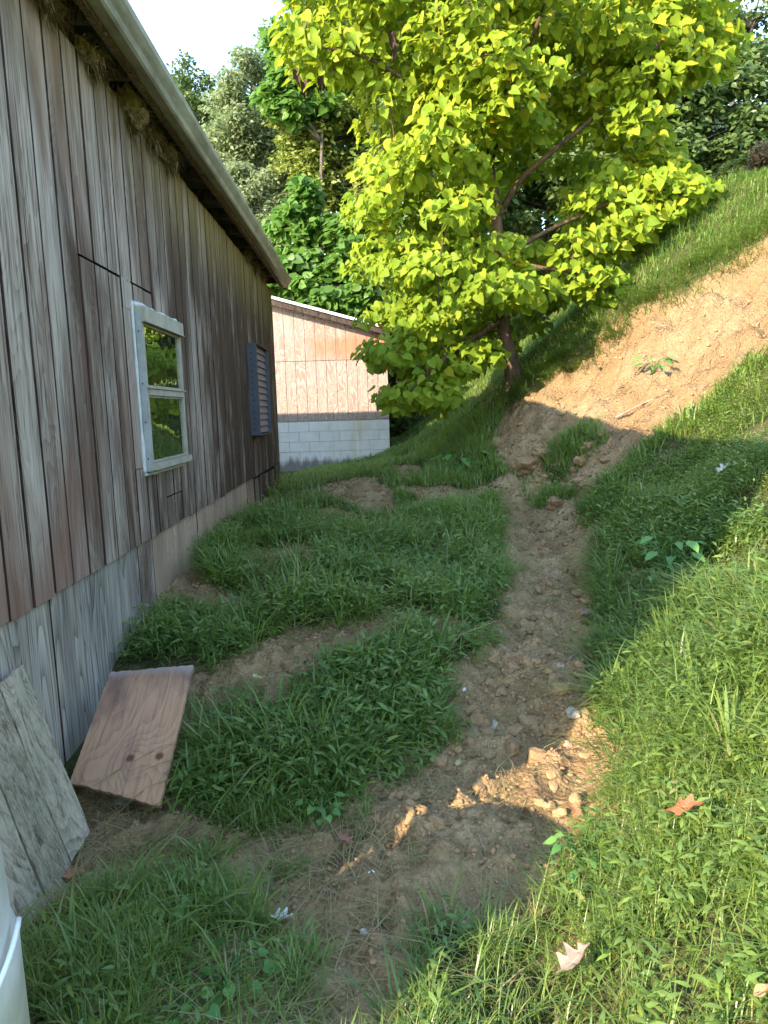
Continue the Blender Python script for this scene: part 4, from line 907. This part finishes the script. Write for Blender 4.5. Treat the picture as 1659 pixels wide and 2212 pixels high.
for poly, n, (s0, s1), lab in areas:
    pa = np.array(poly, float); k = 0
    while k < n:
        px, py = rng.uniform(pa[:, 0].min(), pa[:, 0].max()), rng.uniform(pa[:, 1].min(), pa[:, 1].max())
        if not inpoly(poly, px, py): continue
        k += 1; p = gp(px, py)
        if soft(LITDIRT, np.array([p[0]]), np.array([p[1]]), .05)[0] > .3: continue
        s = s0+(s1-s0)*rng.random()**2.0
        tag(put_rock('soil_clod', CL[rng.integers(10)], p, s), lab, 'clod', lab.replace('clod', 'clods'))
for k in range(26):
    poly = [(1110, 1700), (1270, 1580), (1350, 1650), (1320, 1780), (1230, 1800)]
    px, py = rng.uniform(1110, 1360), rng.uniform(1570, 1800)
    if inpoly(poly, px, py): tag(put_rock('clay_clod', CC[rng.integers(10)], gp(px, py), rng.uniform(.015, .045)), 'sunlit yellowish dirt clod in the bright patch beside the path', 'clod', 'dirt clods in the sunlit patch')
for label, name, mat, px, py, s in (
    ('big rounded tan soil lump, upper of the three in the path', 'soil_lump', 'clod', 1140, 1570, .075), ('big rough tan soil lump, left of the three in the path', 'soil_lump', 'clod', 1105, 1615, .072),
    ('dark root-tangled soil heap in the grass before the shed', 'soil_lump', 'clod', 872, 1042, .17), ('tall broken soil heap at the foot of the slip', 'soil_lump', 'clod', 1140, 1010, .22), ('low soil heap behind the tall broken one', 'soil_lump', 'clod', 1185, 985, .16), ('flat crumbled soil heap nearest the barn end', 'soil_lump', 'clod', 770, 1075, .15), ('crumbled soil heap beside the upper path', 'soil_lump', 'clod', 1200, 1090, .12),
    ('big dark soil lump, right of the three in the path', 'soil_lump', 'clod', 1165, 1640, .07), ('crusty grey lump just left of the three big lumps', 'soil_lump', 'stone', 1060, 1570, .055),
    ('smooth brown-grey stone near the right bank edge', 'stone', 'stone', 1236, 1545, .04), ('small grey stone high in the path by the bank', 'stone', 'stone', 1210, 1440, .026),
    ('pinkish stone at the top of the sunlit dirt', 'stone', 'pink_stone', 1222, 1610, .04), ('white pebble in the middle of the near dirt', 'pebble', 'white_stone', 802, 1887, .013),
    ('white pebble near the grass edge up the path', 'pebble', 'white_stone', 1003, 1490, .016), ('small pale pebble low in the near dirt', 'pebble', 'stone', 787, 2016, .014),
    ('grey oval pebble at right of the near dirt', 'pebble', 'stone', 1053, 1842, .013), ('black and grey broken stone low in the near dirt', 'stone', 'dark_stone', 900, 2056, .026),
    ('brown rock beside the small grass tuft at the bottom', 'rock', 'stone', 1000, 2005, .035), ('pale angular stone at the foot of the leafy grass', 'stone', 'white_stone', 905, 1592, .022),
    ('chipped grey stone at the bottom end of the plywood sheet', 'stone', 'stone', 262, 1738, .05), ('small tan stone left of the near dirt', 'pebble', 'stone', 705, 1925, .012)):
    tag(put_rock(name, copy_mesh(ROCKS[rng.integers(10)], MAT[mat]), gp(px, py), s), label, 'stone' if 'lump' not in name else 'clod')
# crumbs too small to count
import bmesh
bm = bmesh.new(); bmesh.ops.create_icosphere(bm, subdivisions=1, radius=1); TV = np.array([v.co for v in bm.verts]); TF = [tuple(v.index for v in f.verts) for f in bm.faces]; bm.free()
for q in range(6):
    nd = norm(np.random.default_rng(q).normal(size=3)); TV = TV*np.minimum(1, .62/np.maximum(TV@nd, .05))[:, None]
TV = TV*(1+.25*(fbm(TV[:, 0]*2+TV[:, 2], TV[:, 1]*2+3, 2, 5))[:, None]*2)
def crumbs(name, mat, n, x0, x1, y0, y1, mask, smin, smax, label):
    x = rng.uniform(x0, x1, n); y = rng.uniform(y0, y1, n); m_ = masks(x, y); w = mask(m_, x, y)*(.25+1.5*np.clip(fbm(x*3, y*3, 3, 55)+.35, 0, 1)); k = rng.random(n) < w; x = x[k]; y = y[k]; n = len(x)
    s = smin+(smax-smin)*rng.random(n)**3; z = Hz(x, y)+s*.08; th = rng.uniform(0, 6.28, n); c, s_ = np.cos(th), np.sin(th)
    R = np.zeros((n, 3, 3)); R[:, 0, 0] = c; R[:, 0, 1] = -s_; R[:, 1, 0] = s_; R[:, 1, 1] = c; R[:, 2, 2] = 1
    b = Bag(); b.add(TV, TF, R, np.stack([x, y, z], 1), np.stack([s, s*rng.uniform(.6, 1, n), s*rng.uniform(.5, .9, n)], 1), rng.random(n)); tag(b.build(name, MAT[mat]), label, 'soil', kind='stuff')
crumbs('soil_crumbs', 'clod', 75000, -1.3, 2.2, 1.4, 6.5, lambda m_, x, y: np.maximum(m_[0], m_[3]*.8)*.6*(1-.6*m_[2]), .002, .019, 'fine brown soil crumbs over the bare path')
crumbs('soil_crumbs', 'clod', 9000, 1.0, 4.0, 6.5, 11, lambda m_, x, y: (m_[1] > .6)*.6*soft(FAN, x, y, .1), .010, .05, 'broken brown soil at the foot of the slip')
crumbs('soil_crumbs', 'clod', 16000, -1.3, 2.3, 6.3, 11, lambda m_, x, y: np.maximum(m_[0], m_[3])*.45, .006, .045, 'broken soil around the heaps before the shed')
crumbs('clay_crumbs', 'clay_clod', 7000, 1.0, 5.6, 6.5, 11.5, lambda m_, x, y: (m_[1] > .8)*.55*(1-.9*soft(FAN, x, y, .1)), .006, .038, 'loose yellow clay crumbs over the slipped bank')

# ------------------------------------------------------------------ loose things by the barn
def slab_from(name, TL, TR, BR, BL_, th, mat, nu=16, nv=22, rag=.02, cup=.0, tagd=None):
    """flat sheet with ragged ends, in its own frame: u across, v down"""
    TL, TR, BR, BL_ = map(np.array, (TL, TR, BR, BL_)); o_ = (TL+TR+BR+BL_)/4; vx = norm((TR+BR)/2-(TL+BL_)/2); vy = norm((TL+TR)/2-(BL_+BR)/2); vz = norm(np.cross(vx, vy)); vx = np.cross(vy, vz)
    A = np.stack([vx, vy, vz], 1); loc = lambda p: A.T@(p-o_)
    V = []; top = []
    for j in range(nv+1):
        for i in range(nu+1):
            u, v = i/nu, j/nv; p = (TL*(1-u)+TR*u)*(1-v) + (BL_*(1-u)+BR*u)*v; q = loc(p)
            ed = max(0, 1-min(u, 1-u)*nu*.9); ev = max(0, 1-min(v, 1-v)*nv*.9)
            q[0] += ed*rag*(random.random()-.5)*1.2*(1 if u > .5 else -1); q[1] += ev*rag*(random.random()-.5)*2
            q[2] += cup*math.sin(u*3.1)*math.sin(v*2.4); top.append(q)
    n = len(top); V = top + [q-np.array([0, 0, th]) for q in top]; Fc = []
    W = nu+1
    for j in range(nv):
        for i in range(nu):
            a = j*W+i; Fc.append((a, a+W, a+W+1, a+1)); Fc.append((n+a, n+a+1, n+a+W+1, n+a+W))
    for i in range(nu): Fc.append((i, i+1, n+i+1, n+i)); b = nv*W+i; Fc.append((b+1, b, n+b, n+b+1))
    for j in range(nv): a = j*W; Fc.append((a+W, a, n+a, n+a+W)); b = a+nu; Fc.append((b, b+W, n+b+W, n+b))
    o = mesh_obj(name, V, Fc, mat); o.matrix_world = Matrix.Translation(Vector(o_)) @ Matrix(A.tolist()).to_4x4(); return o
def plywood_mat():
    m = M('peeling_plywood'); O = m.obj(); x, y, z = m.sep(O)
    warp = m.noise(m.vmul(O, (4, 1.2, 1)), 1, 3, .5, .4)
    f = m.math('ADD', m.math('MULTIPLY', x, 11.0), m.math('MULTIPLY', warp, 5.5))
    for kx, ky, s in ((.03, -.17, 2.2), (.155, -.165, 1.7), (-.17, -.20, 2.0)):
        dx = m.math('SUBTRACT', x, kx); dy = m.math('MULTIPLY', m.math('SUBTRACT', y, ky), .7)
        d2 = m.math('ADD', m.math('MULTIPLY', dx, dx), m.math('MULTIPLY', dy, dy))
        f = m.math('ADD', f, m.math('MULTIPLY', m.math('POWER', 2.718, m.math('MULTIPLY', d2, -190.0)), s))
    r = m.math('FRACT', m.math('MULTIPLY', f, 1.6)); r = m.math('POWER', r, 2.6)
    fine = m.noise(m.vmul(O, (260, 9, 1)), 1, 5, .7); fib = m.noise(m.vmul(O, (70, 2.2, 1)), 1, 5, .65, .4)
    c = m.mix(m.math('MULTIPLY', r, m.map(fib, .3, .7, .2, .75)), (.46, .255, .145), (.22, .098, .055)); c = m.mix(m.map(fine, .42, .7, 0, .45), c, (.56, .33, .215))
    c = m.mix(m.map(fib, .52, .72, 0, .7), c, (.26, .11, .068))
    st = m.noise(m.vmul(O, (6, 2.5, 1)), 1, 5, .6); c = m.mix(m.map(m.math('ADD', st, m.map(y, -.05, .33, 0, .2)), .55, .75, 0, .75), c, (.16, .09, .07))
    up = m.map(m.math('ADD', y, m.math('MULTIPLY', st, .12)), .34, .40); c = m.mix(up, c, m.mix(fine, (.20, .15, .125), (.42, .34, .30)))
    for kx, ky in ((.03, -.17), (.155, -.165)):
        dx = m.math('SUBTRACT', x, kx); dy = m.math('SUBTRACT', y, ky); d = m.math('SQRT', m.math('ADD', m.math('MULTIPLY', dx, dx), m.math('MULTIPLY', dy, dy)))
        c = m.mix(m.map(d, .024, .012), c, (.14, .06, .035))
    return m.pbr(c, .8, m.bump(m.math('ADD', r, fine), .35, .004), spec=.2)
TL = atY(238, 1452, 3.34); TR = atY(418, 1436, 3.34); BRp = atY(345, 1742, 2.70); BLp = atY(150, 1690, 2.84)
ply = slab_from('plywood_sheet', TL, TR, BRp, BLp, .018, plywood_mat(), 26, 40, .0035, .01)
tag(ply, 'reddish peeling plywood sheet with knots lying against the barn foot', 'plywood')
# leaning grooved offcut: boards side by side
lean = tag(empty('leaning_planks', (-1.3, 2.5, 0)), 'grey weathered grooved panel offcut leaning on the barn at lower left', 'planks'); LB = Vector(lean.location)
A0 = atX(42, 1440, -1.405); B0 = atY(168, 1752, 2.66)
top_dir = atX(-80, 1545, -1.405)-A0; C0 = hit(30, 1990); C0[2] = .0
A0 = np.array(A0); edge = norm(B0-A0); B1 = A0+edge*1.0
side = C0-np.array(B0); side = side - edge*(side@edge)*.55
nrm = norm(np.cross(edge, side)); side = norm(side)
wpl = .185
for k in range(4):
    a = A0 + side*(k*(wpl+.011)) - edge*(.10*k); b = np.array(B0) + side*(k*(wpl+.011)) + edge*(.10+.06*k+.02*(k % 2))
    o = slab_from('board', a, a+side*-0.0+edge*0+side*wpl, b+side*wpl, b, .017, MAT['offcut'], 4, 10, .008)
    mw = o.matrix_world.copy(); o.parent = lean; o.matrix_parent_inverse = Matrix.Translation(-LB); o.matrix_basis = mw
# pale drum at the lower left corner
dr = tag(empty('plastic_drum', (-1.035, 1.25, -.02)), 'pale grey plastic drum cut off by the lower left corner', 'drum')
MAT['drum'] = painted('pale_grey_plastic', (.60, .57, .52), (.42, .40, .36), .6, 6); MAT['drum_line'] = M('white_cord').pbr((.80, .80, .78), .5)
pr = [(.0, 0), (.25, 0), (.272, .02), (.280, .10), (.290, .25), (.292, .30), (.286, .305), (.286, .325), (.292, .33), (.291, .55), (.292, .62), (.286, .625), (.286, .645), (.292, .65), (.288, .82), (.278, .92), (.25, .97), (.21, .985), (.0, .985)]
pr = [(r_*(1 if z_ < .65 else .96), z_*.875) for r_, z_ in pr]; V = []; Fc = []; nn = 48
for r_, z_ in pr: V += [(r_*math.cos(2*math.pi*k/nn), r_*math.sin(2*math.pi*k/nn), z_) for k in range(nn)]
for i in range(len(pr)-1):
    for k in range(nn): Fc.append((i*nn+k, i*nn+(k+1) % nn, (i+1)*nn+(k+1) % nn, (i+1)*nn+k))
mesh_obj('body', V, Fc, MAT['drum'], dr, shade=True)
ang = np.linspace(math.radians(20), math.radians(-75), 24); P = [(.296*math.cos(a), .296*math.sin(a), .60-.30*((math.radians(20)-a)/1.66)**1.4) for a in ang]
v, f = tube_data(P, [.006]*24, 6); mesh_obj('cord', v, f, MAT['drum_line'], dr, shade=True)

# ------------------------------------------------------------------ fallen leaves and twigs
def oak(lobes=4, n=44, depth=.45):
    V = [(0, .1, 0), (0, .4, .03), (0, .7, .02), (0, 1.0, 0)]; out = []
    for i in range(n):
        t = i/(n-1); y_ = t; w = .36*math.sin(math.pi*min(1, t*.93+.04))**.7*(1-depth*(.5-.5*math.cos(t*lobes*2*math.pi))); out.append((w, y_))
    pts = [(w, y_-.25*w*(0.6), 0) for w, y_ in out] + [(-w, y_-.25*w*.6, 0) for w, y_ in out[::-1]]
    return pts
def fallen(label, px, py, size, col, col2, yaw, curl=.3, lift=.01, shape='oak', tilt=0.0, cat='leaf'):
    m = M('dry_leaf'); O = m.obj(); nz = m.noise(O, 9, 4, .6); x, y, z = m.sep(O); vein = m.map(m.math('ABSOLUTE', x), .0, .022)
    c = m.mix(m.map(nz, .35, .65), col, col2); c = m.mix(vein, tuple(min(1, q*1.4) for q in col2), c); mt = m.leaf(c, c, .25, .6, .3)
    half = []
    n = 18
    for i in range(n+1):
        t = i/n
        if shape == 'oak': w = .40*math.sin(math.pi*min(1, t*.90+.05))**.6*(1-.62*(.5-.5*math.cos(t*3.5*2*math.pi)))
        else: w = .26*math.sin(math.pi*t)**.8
        half.append((max(w, .012), t+ (.10*w/.4 if shape == 'oak' else 0)))
    V = []; Fc = []
    for w, t in half:
        for q in (-1, -.5, 0, .5, 1):
            xx = w*q; V.append((xx, t-.5 if q == 0 else t-.5, curl*(xx*xx*2.2) + .06*math.sin(t*7+q*2)*abs(q) + curl*.35*(t-.5)**2))
    for i in range(n):
        for k in range(4): a = i*5+k; Fc.append((a, a+1, a+6, a+5))
    V += [(-.008, -.5, 0), (.008, -.5, 0), (.006, -.68, .02), (-.006, -.68, .02)]; q = len(V)-4; Fc.append((q, q+1, q+2, q+3))
    o = mesh_obj('fallen_leaf', V, Fc, mt, shade=True); p = gp(px, py); nrm_ = np.array([-(gz(p[0]+.05, p[1])-gz(p[0]-.05, p[1]))/.1, -(gz(p[0], p[1]+.05)-gz(p[0], p[1]-.05))/.1, 1.0])
    nrm_ = np.clip(nrm_, -1, 1); qn = Vector(nrm_).to_track_quat('Z', 'Y')
    o.rotation_mode = 'QUATERNION'; o.rotation_quaternion = qn @ Matrix.Rotation(tilt, 3, 'X').to_quaternion() @ Matrix.Rotation(yaw, 3, 'Z').to_quaternion()
    d = np.array(p)-CAM; d /= np.linalg.norm(d); p = np.array(p)-d*lift*2.0
    o.location = tuple(p); o.scale = (size,)*3; tag(o, label, cat); return o
TAN = (.40, .24, .15); TAN2 = (.52, .33, .22)
fallen('orange-brown oak leaf lying on the sunlit bank grass', 1480, 1742, .125, (.36, .115, .055), (.46, .175, .09), -.15, .2, .13)
fallen('pale tan curled oak leaf in the grass at bottom right', 1240, 2075, .125, (.33, .245, .19), (.42, .32, .25), 1.0, .6, .10)
fallen('orange dry leaf at the foot of the leaning planks', 157, 1888, .085, (.42, .16, .07), (.55, .24, .12), -.9, .5, .05)
fallen('white curled leaf in the lawn edge by the near dirt', 606, 1982, .085, (.62, .57, .50), (.74, .70, .63), 1.9, .7, .05)
fallen('dark red leaf at the grass edge left of the dirt', 745, 1812, .07, (.28, .09, .07), (.36, .14, .10), 2.4, .4, .03)
fallen('crumpled red leaf in the sunlit dirt', 1245, 1750, .06, (.40, .12, .07), (.50, .18, .11), .6, .9, .03)
fallen('reddish folded leaf under the leafy grass edge, right one', 1008, 1560, .075, (.28, .12, .09), (.38, .19, .14), 2.8, .9, .02)
fallen('reddish folded leaf under the leafy grass edge, left one', 922, 1575, .07, (.27, .11, .09), (.36, .17, .14), 3.3, .9, .02)
fallen('pinkish leaf where the path meets the bank', 1265, 1322, .09, (.42, .22, .18), (.52, .30, .25), 1.4, .5, .03)
fallen('whitish upright leaf on the shaded bank grass', 1563, 1012, .15, (.55, .50, .44), (.68, .62, .56), .2, .5, .14)
fallen('small orange leaf in the dark grass by the plywood', 522, 1565, .045, (.45, .18, .06), (.55, .26, .10), .4, .4, .07)
fallen('small brown leaf at the right edge low on the bank', 1645, 2140, .05, (.40, .20, .10), (.50, .28, .15), .3, .4, .06, 'plain')
fallen('yellow-green fallen leaf in the middle dirt', 990, 1648, .05, (.40, .38, .16), (.50, .46, .22), .9, .4, .012)
fallen('yellow leaf above the plywood in the grass gap', 556, 1462, .05, (.48, .44, .14), (.55, .50, .2), .3, .4, .03)
fallen('pink-brown curled leaf at right of the bank, upper', 1640, 1310, .05, (.45, .28, .20), (.55, .36, .27), .3, .5, .1, 'plain')
def twig(label, pts, r=.006, sag=.0):
    P = spline([np.array(gp(*p))+np.array([0, 0, .02]) for p in pts], 4); v, f = tube_data(P, np.linspace(r, r*.5, len(P)), 6)
    o = mesh_obj('twig', v, f, MAT['twig'], shade=True); tag(o, label, 'twig')
twig('thin bare twig across the dirt beside the shaded bank', [(1230, 1430), (1255, 1410), (1290, 1380)], .005)
twig('long dry root lying across the clay slip', [(1330, 905), (1400, 870), (1450, 850)], .012)
twig('dry stick at the foot of the slip by the bank', [(1260, 1090), (1300, 1060), (1340, 1035)], .009)
twig('thin stick in the upper part of the clay slip', [(1600, 760), (1640, 700), (1655, 680)], .009)
twig('pale bent root on the soil heap before the shed', [(900, 1035), (930, 1030), (965, 1032)], .012)
twig('fine twig in the near dirt centre', [(1048, 1850), (1040, 1830), (1035, 1815)], .002)
twig('small upright dry stem at the left soil edge', [(515, 1800), (517, 1785), (518, 1765)], .005)

# ------------------------------------------------------------------ broad-leaved weeds
def weed(label, px, py, h, nl, ls, heartl=True, spread=.5):
    p = gp(px, py); root = tag(empty('weed_plant', tuple(p)), label, 'weed'); st = []; b = Bag(); T = []; D = []
    for k in range(nl):
        a = k*2.4; hh = h*(.45+.55*random.random()); r = spread*h*(.4+.6*random.random()); e = np.array([math.cos(a)*r, math.sin(a)*r, hh])
        st.append((spline([np.zeros(3), e*np.array([.35, .35, .7]), e], 3), np.linspace(.004, .0015, 7), 5)); T.append(e); D.append([math.cos(a), math.sin(a), -.25])
    n = nl; T = np.array(T); R = frames(np.array(D, float), np.array([[-.1, -.3, 1.]]*n)); tv, tf = (HV, HF) if heartl else (leafV*np.array([.55, 1, 1]), leafF)
    for k in range(n):
        W = np.einsum('ij,kj->ki', R[k], tv*ls*random.uniform(.75, 1.2)) + T[k]
        big = Bag(); big.raw(W[None], tf, np.array([random.random()])); big.build('leaf', MAT['weed'], root)
    tubes('stem', st, MAT['weed'], root)
weed('broad-leaved weed rising from the shaded bank grass', 1450, 1270, .36, 16, .11, False)
weed('feathery light-green weed at the foot of the slip', 990, 1030, .35, 16, .16, False, 1.0)
weed('round-leaved creeper in the lawn near the drum', 215, 2045, .06, 14, .042, True, 2.2)
weed('round-leaved creeper in the middle of the near lawn', 480, 2120, .06, 12, .042, True, 2.4)
weed('pair of round leaves in the lawn below the planks', 350, 1985, .07, 6, .038, True, 1.4)
weed('small leafy weed at the grass edge on the dirt', 690, 1765, .09, 12, .035, True, 1.2)
weed('small leafy sprout alone in the dirt', 925, 1640, .05, 14, .03, False, 1.4)
weed('round-leaved creeper at the bottom edge of the lawn', 390, 2180, .06, 10, .042, True, 2.2)
weed('little green clump on the clay slip', 1410, 810, .22, 16, .13, False, 1.0)
weed('leafy stem plant at the grass spit beside the dirt', 1255, 1880, .14, 14, .045, False, .9)
